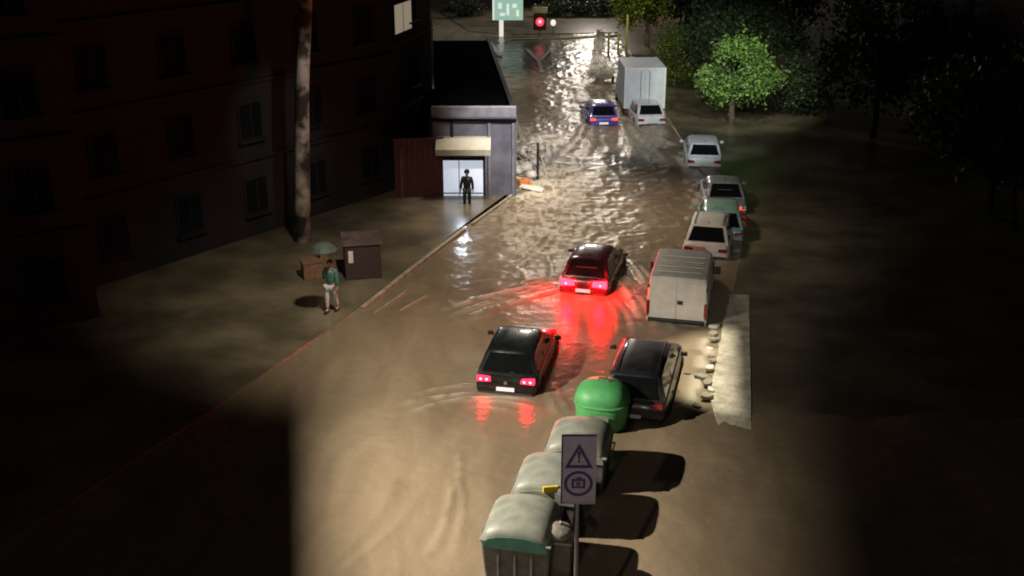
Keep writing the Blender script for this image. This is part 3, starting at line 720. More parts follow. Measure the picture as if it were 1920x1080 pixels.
# ------------------------------------------------------------------ bins
def bin_container(label, loc, rz, end='bin_lid', yellow=False, W=1.42, D=1.50, hb=1.30, dome=.36):
    t = thing('waste_container', (loc[0], loc[1], -.35), rz, label, 'bin', 'domed waste containers in a row')
    rings = []
    for z, k in ((.14, .84), (.2, .88), (hb * .6, .95), (hb, 1.0)):
        rings.append([(sx * W / 2 * k, sy * D / 2 * k, z) for sx, sy in ((-1, -1), (1, -1), (1, 1), (-1, 1))])
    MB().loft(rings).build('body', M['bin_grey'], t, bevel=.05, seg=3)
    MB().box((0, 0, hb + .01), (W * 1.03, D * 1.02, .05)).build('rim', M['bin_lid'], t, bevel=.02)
    n = 14; rg = []
    for y, kx, kz in ((-.5, .80, .40), (-.485, .88, .62), (-.44, .95, .80), (-.36, .99, .93), (-.22, 1, .99), (0, 1.0, 1.02), (.22, 1, .99), (.36, .99, .93), (.44, .95, .80), (.485, .88, .62), (.5, .80, .40)):
        rg.append([(-W / 2 * kx * math.cos(math.pi * i / n), y * D, hb + .035 + dome * kz * max(0, math.sin(math.pi * i / n)) ** .78) for i in range(n + 1)])
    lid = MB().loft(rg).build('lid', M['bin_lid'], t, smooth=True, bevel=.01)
    pan = [(-W / 2 * .93 * math.cos(math.pi * i / n), -D * .502, hb - .14 + (dome + .02) * .80 * max(0, math.sin(math.pi * i / n)) ** .6) for i in range(n + 1)]
    MB().add(pan + [(x, y - .02, z) for x, y, z in pan], [tuple(range(n + 1)), tuple(range(2 * n + 1, n, -1))] + [(i, i + 1, i + n + 2, i + n + 1) for i in range(n)] + [(0, n, 2 * n + 1, n + 1)]).build('end_panel', M[end], t, bevel=.006)
    for sx in (-1, 1):
        MB().tube([(sx * (W / 2 + .0), -.3, hb - .12), (sx * (W / 2 + .08), -.3, hb - .1), (sx * (W / 2 + .08), .3, hb - .1), (sx * (W / 2), .3, hb - .12)], .02, 6).build('handle', M['pole'], t)
        for sy in (-1, 1):
            MB().loft([[(sx * (W / 2 - .22) + q, sy * (D / 2 - .2) + .09 * math.cos(k * math.pi / 8), .09 + .09 * math.sin(k * math.pi / 8)) for k in range(16)] for q in (-.025, .025)]).build('castor', M['tyre'], t)
    for k in (-1, 0, 1):
        MB().box((k * .34, -D * .49, .72), (.06, .05, .85)).build('body_rib', M['bin_grey'], t, bevel=.015)
    if yellow:
        MB().box((W * .10, -D * .5, hb + .22), (.34, .05, .16), R(20)).build('yellow_flap', M['yellow'], t, bevel=.02)
    return t
BZ = 1.28   # height above the water at which the lids read
def binpos(px, py): p = P(px, py, BZ); return (p.x, p.y)
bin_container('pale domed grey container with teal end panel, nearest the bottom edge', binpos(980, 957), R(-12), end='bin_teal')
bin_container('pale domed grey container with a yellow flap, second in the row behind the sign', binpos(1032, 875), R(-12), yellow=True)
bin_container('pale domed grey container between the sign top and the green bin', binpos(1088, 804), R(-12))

def green_bin(loc, rz):
    t = thing('recycling_container', (loc[0], loc[1], -.35), rz, 'bright green round topped recycling container at the far end of the bin row', 'bin')
    t.scale = (1.0, 1.0, .94)
    prof = [(.52, .02), (.60, .08), (.66, .5), (.69, .95), (.70, 1.10), (.69, 1.28), (.62, 1.42), (.48, 1.54), (.28, 1.61), (.10, 1.635), (.02, 1.64)]
    def ring(r, z): return [(r * 1.0 * math.copysign(abs(math.cos(a)) ** .75, math.cos(a)), r * .92 * math.copysign(abs(math.sin(a)) ** .75, math.sin(a)), z) for a in [2 * math.pi * k / 28 for k in range(28)]]
    MB().loft([ring(r, z) for r, z in prof[:5]]).build('body', M['bin_green'], t, smooth=True, bevel=.01)
    MB().loft([ring(r, z) for r, z in ((.70, 1.105),) + tuple(prof[5:])]).build('dome', M['bin_green'], t, smooth=True, bevel=.01)
    MB().loft([ring(r, z) for r, z in ((.715, 1.06), (.73, 1.075), (.73, 1.125), (.715, 1.14))]).build('rim', M['bin_green'], t, smooth=False)
    MB().tube([(-.12, 0, 1.60), (-.12, 0, 1.72), (.12, 0, 1.72), (.12, 0, 1.60)], .022, 6).build('lifting_eye', M['chrome'], t)
    MB().box((.0, -.685, .75), (.5, .012, .35)).build('panel', M['bin_lid'], t, bevel=.01)
green_bin(binpos(1131, 708), R(-12))

# rubbish bags lodged against the bins
def bag(label, p, r, m='bag', rz=0.0, sq=.7, group=None, name='rubbish_bag', seed=1):
    rnd = random.Random(seed)
    t = thing(name, p, rz, label, 'bag', group)
    rings = []
    for i in range(9):
        th = math.pi * i / 8
        rr = max(.02, math.sin(th)) * (1 - .25 * (i / 8))
        rings.append([(r * rr * math.cos(a) * (1 + rnd.uniform(-.14, .14)), r * rr * math.sin(a) * (1 + rnd.uniform(-.14, .14)), r * sq * (1 - math.cos(th)) * .9) for a in [2 * math.pi * k / 14 for k in range(14)]])
    MB().loft(rings).build('sack', M[m], t, smooth=True)
    MB().tube([(0, 0, r * sq * 1.7), (0.02, 0, r * sq * 1.95), (.05, .02, r * sq * 2.15)], [.03, .02, .06], 8).build('knot', M[m], t, smooth=True)
    return t
bp_ = P(1050, 995, 1.0)
bag('crumpled grey rubbish sack slumped at the right corner of the nearest container', (bp_.x - .02, bp_.y - .06, .91), .36, m='sack', sq=.42, seed=3)
# ledge carrying the sack: a grey crate behind it
cr_ = thing('plastic_crate', (bp_.x + .03, bp_.y - .05, -.35), R(-12), 'tall grey crate under the crumpled grey rubbish sack', 'crate')
MB().box((0, 0, .63), (.46, .5, 1.26)).build('body', M['bin_grey'], cr_, bevel=.03)
MB().box((0, 0, 1.24), (.50, .54, .06)).build('rim', M['bin_lid'], cr_, bevel=.015)

# ------------------------------------------------------------------ sign on its pole
def near_sign():
    c = P(1085, 880, 4.0)
    t = thing('road_sign', (c.x, c.y, -.3), 0, 'grey violet panel sign with a warning triangle above a round camera symbol', 'sign')
    ppm = F / (c.y * math.cos(PITCH) + (H - 4.0) * math.sin(PITCH))
    Wd = 66 / ppm; Ht = 128 / (ppm * math.cos(PITCH + .16)); zc = 4.3
    MB().box((0, 0, zc), (Wd, .03, Ht)).build('panel', M['sign_panel'], t, bevel=.008)
    for sx in (-1, 1):
        MB().box((sx * (Wd / 2 - .012), -.022, zc), (.022, .012, Ht - .01)).build('border', M['sign_ink'] if sx < 0 else M['sign_pale'], t)
    MB().box((0, -.022, zc + Ht / 2 - .014), (Wd - .05, .012, .024)).build('border', M['sign_ink'], t)
    MB().box((0, -.022, zc - Ht / 2 + .014), (Wd - .05, .012, .02)).build('border', M['sign_pale'], t)
    def ringpoly(cx, cz, pts_o, pts_i, name, m, y=-.024):
        n = len(pts_o)
        vs = [(cx + p[0], y, cz + p[1]) for p in pts_o] + [(cx + p[0], y, cz + p[1]) for p in pts_i]
        vs += [(v[0], y + .008, v[2]) for v in vs]
        fs = []
        for i in range(n):
            j = (i + 1) % n
            fs += [(i, j, n + j, n + i), (2 * n + i, 3 * n + i, 3 * n + j, 2 * n + j), (i, 2 * n + i, 2 * n + j, j), (n + i, n + j, 3 * n + j, 3 * n + i)]
        return MB().add(vs, fs).build(name, m, t)
    s = Wd * .40
    tri = [(-s, -s * .80), (s, -s * .80), (0, s * 1.15)]
    tcz = zc + Ht * .17
    ringpoly(0, tcz, tri, [(p[0] * .66, p[1] * .66 - .012) for p in tri], 'warning_triangle', M['sign_ink'])
    MB().loft([[(x, y, tcz + z) for x, z in ((-.028, .12), (.028, .12), (.014, -.02), (-.014, -.02))] for y in (-.026, -.016)]).build('exclamation_mark', M['sign_ink'], t)
    MB().box((0, -.02, tcz - .065), (.035, .012, .035)).build('exclamation_mark', M['sign_ink'], t)
    r = Wd * .41; ccz = zc - Ht * .20
    ang = [2 * math.pi * k / 28 for k in range(28)]
    ringpoly(0, ccz, [(r * math.cos(a), r * math.sin(a)) for a in ang], [(r * .80 * math.cos(a), r * .80 * math.sin(a)) for a in ang], 'round_symbol', M['sign_ink'])
    bx = [(-r * .48, -r * .36), (r * .48, -r * .36), (r * .48, r * .36), (-r * .48, r * .36)]
    ringpoly(0, ccz, bx, [(p[0] * .66, p[1] * .6) for p in bx], 'camera_symbol', M['sign_ink'])
    MB().box((0, -.024, ccz), (r * .34, .01, r * .26)).build('camera_symbol', M['sign_red'], t)
    MB().box((r * .05, -.024, ccz + r * .46), (r * .4, .01, r * .10)).build('camera_symbol', M['sign_ink'], t)
    MB().tube([(0, .05, 0), (0, .05, zc + Ht * .42)], .038, 12).build('pole', M['pole'], t, smooth=True)
    for k in (-.3, .3):
        MB().box((0, .035, zc + Ht * k), (.14, .05, .04)).build('clamp', M['pole'], t)
near_sign()

# ------------------------------------------------------------------ buildings
def building(name, A, Bp, depth, height, wall, label, rows, cols, lit=(), parts=True, z0=-.4, win=(1.0, 1.3), first=1.6, balcony=True):
    A = Vector((A[0], A[1], 0)); Bp = Vector((Bp[0], Bp[1], 0))
    d = Bp - A; L = d.length; rz = math.atan2(d.y, d.x)
    t = thing(name, (A.x, A.y, z0), rz, label, 'building')
    mb = MB().box((L / 2, depth / 2, height / 2), (L, depth, height)); mb.build('wall', M[wall], t)
    MB().box((L / 2, depth / 2, height + .15), (L + .3, depth + .3, .3)).build('roof', M['roof_dark'], t)
    MB().box((L / 2, -.05, .35), (L, .1, .7)).build('plinth', M['wall_dark'], t)
    for r_ in range(rows):
        zc = first + r_ * 2.9 + .4
        for c_ in range(cols):
            x = L * (c_ + .5) / cols
            fr = MB().box((x, -.03, zc), (win[0] + .16, .06, win[1] + .16)).build('window', M['wall_dark'], t, bevel=.01)
            MB().box((x, -.062, zc), (win[0], .02, win[1])).build('pane', M['window_lit'] if (r_, c_) in lit else M['window_dark'], fr)
            MB().box((x, -.085, zc), (.04, .025, win[1])).build('mullion', M['wall_dark'], fr)
            MB().box((x, -.12, zc - win[1] / 2 - .12), (win[0] + .3, .2, .06)).build('sill', M['wall_dark'], fr)
        MB().box((L / 2, -.06, zc - 1.45), (L, .12, .12)).build('string_course', M['wall_dark'], t)
    return t, L
# tall dark building at the left
A = P(150, 548); B = P(742, 355)
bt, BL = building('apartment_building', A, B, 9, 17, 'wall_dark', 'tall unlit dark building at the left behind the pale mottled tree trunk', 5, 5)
# its return wing, carries the pale drainpipe and the one lit window
A2 = P(742, 357) ; B2 = P(806, 330)
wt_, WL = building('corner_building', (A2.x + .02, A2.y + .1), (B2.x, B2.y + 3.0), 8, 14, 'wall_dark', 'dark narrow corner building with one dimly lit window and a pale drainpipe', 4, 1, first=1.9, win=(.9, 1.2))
pz = P(757, 28, 8.4)

wz = bpy.data.objects.new('x', None)
MB().tube([(WL - .25, -.12, 2.6), (WL - .25, -.12, 7.6)], .06, 8).build('drainpipe', M['white_line'], wt_)
fr = MB().box((WL * .26, -.04, 7.75), (2.3, .08, 1.35)).build('window', M['wall_dark'], wt_)
MB().box((WL * .26 - .56, -.09, 7.75), (.98, .03, 1.2)).build('pane', M['window_lit'], fr)
MB().box((WL * .26 + .56, -.09, 7.75), (.98, .03, 1.2)).build('pane', M['window_lit'], fr)
bpy.data.objects.remove(wz)

# maroon gate
g0 = P(742, 372); g1 = P(832, 368)
gt = thing('metal_gate', (g0.x, g0.y, -.3), math.atan2(g1.y - g0.y, g1.x - g0.x), 'maroon metal gate with one paler post left of the lit doorway', 'gate')
GL = (g1 - g0).length
MB().box((GL / 2, 0, 1.45), (GL, .06, 2.8)).build('panel', M['maroon'], gt)
for k in range(9):
    MB().box((GL * (k + .5) / 9, -.05, 1.45), (.05, .05, 2.7)).build('bar', M['maroon'], gt)
MB().box((.28, -.10, 1.35), (.10, .1, 2.3)).build('post', M['maroon_light'], gt, bevel=.01)
MB().box((GL / 2, -.03, 2.88), (GL + .1, .12, .08)).build('top_rail', M['maroon'], gt)

# low building with the lit doorway
lb0 = P(812, 368); lb1 = P(968, 368)
D0 = lb0.y + .1
x0, x1 = lb0.x, lb1.x
xb0, xb1 = P(800, 70, 3.7).x - 1.0, P(917, 70, 3.7).x
yb = P(917, 70, 3.7).y
lt = thing('low_building', ((x0 + x1) / 2, D0, -.3), 0, 'low grey building with a lit doorway, cream awning and wide black roof', 'building')
cx = (x0 + x1) / 2
def LX(x): return x - cx
foot = [(LX(x0), 0), (LX(x1), 0), (LX(xb1), yb - D0), (LX(xb0), yb - D0)]
MB().prism(foot, 0, 3.75).build('wall', M['wall_blue'], lt)
MB().prism([(LX(x0) , .32), (LX(x1) - .15, .32), (LX(xb1) - .15, yb - D0 - .2), (LX(xb0), yb - D0 - .2)], 3.76, 3.84).build('roof', M['roof_dark'], lt)
MB().box(((LX(x0) + LX(x1)) / 2, .10, 3.98), (x1 - x0, .25, .46)).build('parapet', M['parapet'], lt, bevel=.02)
MB().box(((LX(x0) + LX(x1)) / 2, -.10, 3.66), (x1 - x0, .22, .08)).build('ledge', M['roof_dark'], lt, bevel=.02)
v = Vector((xb1 - x1, yb - D0, 0)); VL = v.length
MB().loft([[(LX(x1) + v.x * k, v.y * k + .24, z) if e == 0 else (LX(x1) + v.x * k - .18, v.y * k + .24, z) for e, z in ((0, 3.76), (0, 4.0), (1, 4.0), (1, 3.76))] for k in (0, 1)]).build('parapet', M['wall_dark'], lt)
dx0, dx1 = LX(P(826, 368).x), LX(P(906, 368).x)
dw = MB().box(((dx0 + dx1) / 2, -.04, .96), (dx1 - dx0 + .2, .10, 2.02)).build('doorway', M['wall_dark'], lt)
MB().box(((dx0 + dx1) / 2, -.10, .97), (dx1 - dx0, .03, 1.86)).build('lit_panel', M['shop_glow'], dw)
MB().box(((dx0 + dx1) / 2 - .1, -.13, 1.0), (.035, .03, 1.8)).build('mullion', M['pole'], dw)
MB().box(((dx0 + dx1) / 2 , -.13, .45), (dx1 - dx0, .03, .05)).build('mullion', M['pole'], dw)
aw0 = dx0 - .12; aw1 = dx1 + .35
aw = MB().loft([[(x, -.02, 2.95), (x, -.85, 2.55), (x, -.86, 2.30), (x, -.83, 2.30), (x, -.80, 2.52), (x, -.02, 2.85)] for x in (aw0, aw1)]).build('awning', M['awning'], lt)
for px in (812, 850, 918, 962):
    MB().box((LX(P(px, 368).x), -.05, 1.9), (.10, .10, 3.5)).build('pilaster', M['wall_dark'] if px < 900 else M['parapet'], lt)
lamp('doorway_light', 'SPOT', ((dx0 + dx1) / 2 + cx, D0 - .35, 1.75), 70, (.75, .86, 1.0), target=((dx0 + dx1) / 2 + cx, D0 - 3.5, 0), size=.15, cone=130, blend=.8)

# buildings behind, dark
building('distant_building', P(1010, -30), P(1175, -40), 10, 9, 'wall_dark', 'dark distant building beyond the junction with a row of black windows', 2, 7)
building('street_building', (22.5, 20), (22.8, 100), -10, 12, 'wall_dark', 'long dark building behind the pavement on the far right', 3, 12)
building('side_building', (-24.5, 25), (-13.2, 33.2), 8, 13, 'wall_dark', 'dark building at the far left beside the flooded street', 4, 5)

# ------------------------------------------------------------------ trees
def leaves(center, radii, n, size, m, parent, name='crown', seed=0, clumps=40):
    rng = np.random.default_rng(seed)
    cc = rng.normal(size=(clumps, 3)); cc /= np.linalg.norm(cc, axis=1)[:, None]
    cc *= (rng.uniform(.15, 1, clumps) ** .45)[:, None]
    cc[:, 2] *= .9
    k = rng.integers(0, clumps, n)
    p = (cc[k] * np.array(radii)) + rng.normal(size=(n, 3)) * np.array(radii) * .14 + np.array(center)
    a = rng.normal(size=(n, 3)); a /= np.linalg.norm(a, axis=1)[:, None]
    b_ = np.cross(a, rng.normal(size=(n, 3))); b_ /= np.linalg.norm(b_, axis=1)[:, None]
    s = size * rng.uniform(.6, 1.3, n)[:, None]
    v = np.stack([p - a * s, p - b_ * s * .5, p + a * s, p + b_ * s * .5], 1).reshape(-1, 3)
    me = bpy.data.meshes.new(name)
    f = np.arange(n * 4).reshape(n, 4)
    me.vertices.add(n * 4); me.vertices.foreach_set('co', v.astype(np.float32).ravel())
    me.loops.add(n * 4); me.loops.foreach_set('vertex_index', f.astype(np.int32).ravel())
    me.polygons.add(n); me.polygons.foreach_set('loop_start', np.arange(0, n * 4, 4, dtype=np.int32)); me.polygons.foreach_set('loop_total', np.full(n, 4, dtype=np.int32))
    me.update(); me.materials.append(M[m])
    o = bpy.data.objects.new(name, me); C.objects.link(o); o.parent = parent
    return o
def tree(label, base, hc, radii, n, size, leafm, trunk_r=.16, bark='bark', seed=0, name='tree', group=None, clumps=40, limbs=5, zb=-.2, lean=0.0):
    t = thing(name, (base[0], base[1], zb), 0, label, 'tree', group)
    rnd = random.Random(seed)
    pts = [(rnd.uniform(-.03, .03) * i + lean * hc * i / 5.0, rnd.uniform(-.04, .04) * i, hc * i / 5.0) for i in range(6)]
    MB().tube(pts, [trunk_r * (1.25 - .13 * i) for i in range(6)], 10).build('trunk', M[bark], t, smooth=True)
    for i in range(limbs):
        a = 2 * math.pi * i / limbs + rnd.uniform(-.3, .3); k = rnd.uniform(.55, .85)
        s = Vector(pts[3]); e = Vector((math.cos(a) * radii[0] * k, math.sin(a) * radii[1] * k, hc + radii[2] * rnd.uniform(-.2, .6)))
        MB().tube([s, s.lerp(e, .5) + Vector((0, 0, .15)), e], [trunk_r * .5, trunk_r * .3, trunk_r * .1], 6).build('limb', M[bark], t, smooth=True)
    leaves((lean * hc, 0, hc), radii, n, size, leafm, t, seed=seed, clumps=clumps)
    return t
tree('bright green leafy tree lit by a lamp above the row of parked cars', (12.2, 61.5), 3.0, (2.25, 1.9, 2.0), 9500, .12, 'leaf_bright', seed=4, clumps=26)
tree('olive green tree standing behind the white box truck', (10.6, 89.0), 4.6, (2.7, 2.6, 3.1), 13000, .15, 'leaf_olive', seed=5, clumps=60)
for i, (x, y, z, rx, rz_, lab) in enumerate([
    (14.0, 82.0, 4.8, 2.7, 3.4, 'dark broad tree between the olive tree and the bright green tree'),
    (12.9, 71.0, 4.2, 2.1, 2.5, 'dark tree rising behind the bright green tree'),
    (17.0, 73.0, 5.0, 3.2, 3.4, 'dark tree on the unlit right pavement, farthest from the parked cars'),
    (19.0, 58.0, 5.2, 3.4, 3.2, 'dark tree on the unlit right pavement beyond the mint car'),
    (19.5, 44.0, 5.0, 3.2, 3.0, 'dark tree at the right edge nearest the pale pavement')]):
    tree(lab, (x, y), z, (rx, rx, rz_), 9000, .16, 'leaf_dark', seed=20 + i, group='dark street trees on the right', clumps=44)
for i, (x, y, z, rx, rz_, lab) in enumerate([
    (10.6, 73.0, 1.9, 1.5, 2.2, 'olive shrub directly right of the box truck'),
    (13.2, 67.0, 1.6, 1.8, 1.8, 'dark shrub under the bright green tree'),
    (16.6, 64.0, 1.6, 2.0, 1.8, 'dark shrub right of the bright green tree')]):
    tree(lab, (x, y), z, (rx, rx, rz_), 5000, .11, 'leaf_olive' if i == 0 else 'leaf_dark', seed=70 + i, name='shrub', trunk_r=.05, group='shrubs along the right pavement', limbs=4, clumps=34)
m, nt, b = new_mat('water_spray')
b.inputs['Base Color'].default_value = (.75, .72, .66, 1)
tr = nt.nodes.new('ShaderNodeBsdfTranslucent'); tr.inputs['Color'].default_value = (.85, .80, .74, 1)
ms = nt.nodes.new('ShaderNodeMixShader'); ms.inputs[0].default_value = .6
nt.links.new(b.outputs[0], ms.inputs[1]); nt.links.new(tr.outputs[0], ms.inputs[2])
nt.links.new(ms.outputs[0], nt.nodes['Material Output'].inputs['Surface'])
M['spray'] = m
c = P(1122, 150)
sp = leaves((0, 0, 0), (.9, 1.4, .8), 5200, .08, 'spray', None, name='spray', seed=90, clumps=30)
sp.location = (c.x, c.y, .75); sp['kind'] = 'stuff'
sp = leaves((0, 0, 0), (.5, .8, 1.4), 3200, .08, 'spray', None, name='spray', seed=91, clumps=18)
sp.location = (c.x + .1, c.y + 2.5, 1.5); sp['kind'] = 'stuff'
# far hedge past the junction
for i, (px, wdt) in enumerate(((1050, 5.0), (1120, 5.0), (870, 4.0))):
    c = P(px, 32)
    t = thing('hedge', (c.x, c.y, -.2), 0, ['low dark hedge beyond the junction right of the red signal', 'low dark hedge beyond the junction next to the olive tree', 'low dark hedge beyond the roof of the low building'][i], 'hedge')
    leaves((0, 0, .9), (wdt / 2, .8, 1.0), 3500, .11, 'leaf_dark', t, name='foliage', seed=50 + i, clumps=50)
    for k in range(4):
        MB().tube([((k - 1.5) * wdt / 4, 0, 0), ((k - 1.5) * wdt / 4 + .1, 0, .9)], [.05, .02], 6).build('stem', M['bark'], t)

# tall mottled trunk at the left edge of the clip
c = P(566, 452)
tree('tall pale mottled tree trunk standing on the left pavement', (c.x, c.y), 15.0, (3, 3, 2.6), 5000, .16, 'leaf_dark', trunk_r=.26, bark='plane_bark', seed=9, clumps=30, lean=.075)

# ------------------------------------------------------------------ far signs and posts
def far_sign():
    c = P(940, 68)
    t = thing('street_sign', (c.x, c.y, 0), 0, 'glowing mint green sign board on a white post at the far junction', 'sign')
    s = 23.0
    MB().box((.55, 0, 2.2), (2.5, .25, 1.75)).build('board', M['sign_mint'], t, bevel=.03)
    MB().box((-.05, -.02, 3.18), (1.35, .26, .22)).build('header', M['sign_white'], t, bevel=.02)
    MB().box((-.66, -.14, 2.2), (.12, .05, 1.7)).build('edge_strip', M['sign_white'], t)
    for k, (x, z, w_, h_) in enumerate(((-.1, 2.5, .28, .45), (.55, 2.2, .2, .9), (1.1, 2.5, .35, .3), (1.35, 1.9, .2, .5), (.1, 1.8, .4, .2))):
        MB().box((x, -.14, z), (w_, .03, h_)).build('lettering', M['sign_white'], t)
    MB().box((.0, 0, .65), (.36, .2, 1.45)).build('post', M['sign_white'], t, bevel=.02)
far_sign()
c = P(1012, 72)
t = thing('traffic_signal', (c.x, c.y, 0), 0, 'red traffic signal with a pale top box at the far junction', 'traffic light')
MB().tube([(0, .1, 0), (0, .1, 2.6)], .07, 8).build('post', M['pole'], t)
MB().box((0, 0, 1.35), (1.05, .3, 1.35)).build('housing', M['maroon'], t, bevel=.05)
MB().loft([[(.36 * r_ * math.cos(k * math.pi / 10), y, 1.35 + .36 * r_ * math.sin(k * math.pi / 10)) for k in range(20)] for y, r_ in ((-.14, 1), (-.2, .9))]).build('lens', M['sig_red'], t)
MB().loft([[(.15 * r_ * math.cos(k * math.pi / 10), y, 1.38 + .15 * r_ * math.sin(k * math.pi / 10)) for k in range(20)] for y, r_ in ((-.19, 1), (-.23, .9))]).build('bulb', M['sig_core'], t)
MB().box((.02, -.02, 2.3), (1.2, .3, .45)).build('top_box', M['cream_paint'], t, bevel=.04)
c = P(1037, 66)
t = thing('bollard_lamp', (c.x, c.y, 0), 0, 'small white lamp on a short post right of the red signal', 'lamp')
MB().tube([(0, 0, 0), (0, 0, .8)], .05, 8).build('post', M['pole'], t)
MB().loft([[(.23 * math.sin(th) * math.cos(k * math.pi / 8), .23 * math.sin(th) * math.sin(k * math.pi / 8), 1.02 - .26 * math.cos(th)) for k in range(16)] for th in [math.pi * (i + .5) / 8 for i in range(8)]]).build('globe', M['lamp_white'], t, smooth=True)
for i, (px, y0, y1, lab) in enumerate(((1158, 110, 74, 'pale yellow post left of the pair behind the box truck'), (1178, 108, 76, 'pale yellow post in the middle behind the box truck'), (1195, 112, 44, 'tall pale yellow post above the roof of the box truck'))):
    c = P(px, y0 + 26)
    t = thing('painted_post', (c.x, c.y + 8, 0), 0, lab, 'post', 'painted posts behind the truck')
    hh = (y0 + 26 - y1) / 24.0 - 1.0
    MB().tube([(0, 0, -.2), (0, 0, hh)], .09, 10).build('shaft', M['yellow_post'], t)
    MB().tube([(0, 0, hh), (0, 0, hh + .08)], [.11, .07], 10).build('cap', M['pole'], t)

# ------------------------------------------------------------------ people
def skinned(name, verts, edges, rad, m, parent, sub=1):
    me = bpy.data.meshes.new(name); me.from_pydata([tuple(v) for v in verts], edges, [])
    me.materials.append(m)
    o = bpy.data.objects.new(name, me); C.objects.link(o); o.parent = parent
    me.skin_vertices.new(name='') if hasattr(me.skin_vertices, 'new') else None
    md = o.modifiers.new('skin', 'SKIN'); md.use_smooth_shade = True
    if not me.skin_vertices:
        bm = bmesh.new(); bm.from_mesh(me); bm.verts.layers.skin.verify(); bm.to_mesh(me); bm.free()
    for i, r_ in enumerate(rad):
        sv = me.skin_vertices[0].data[i]
        sv.radius = (r_, r_) if not isinstance(r_, tuple) else r_
        sv.use_root = (i == 0)
    s = o.modifiers.new('sub', 'SUBSURF'); s.levels = sub; s.render_levels = sub
    return o

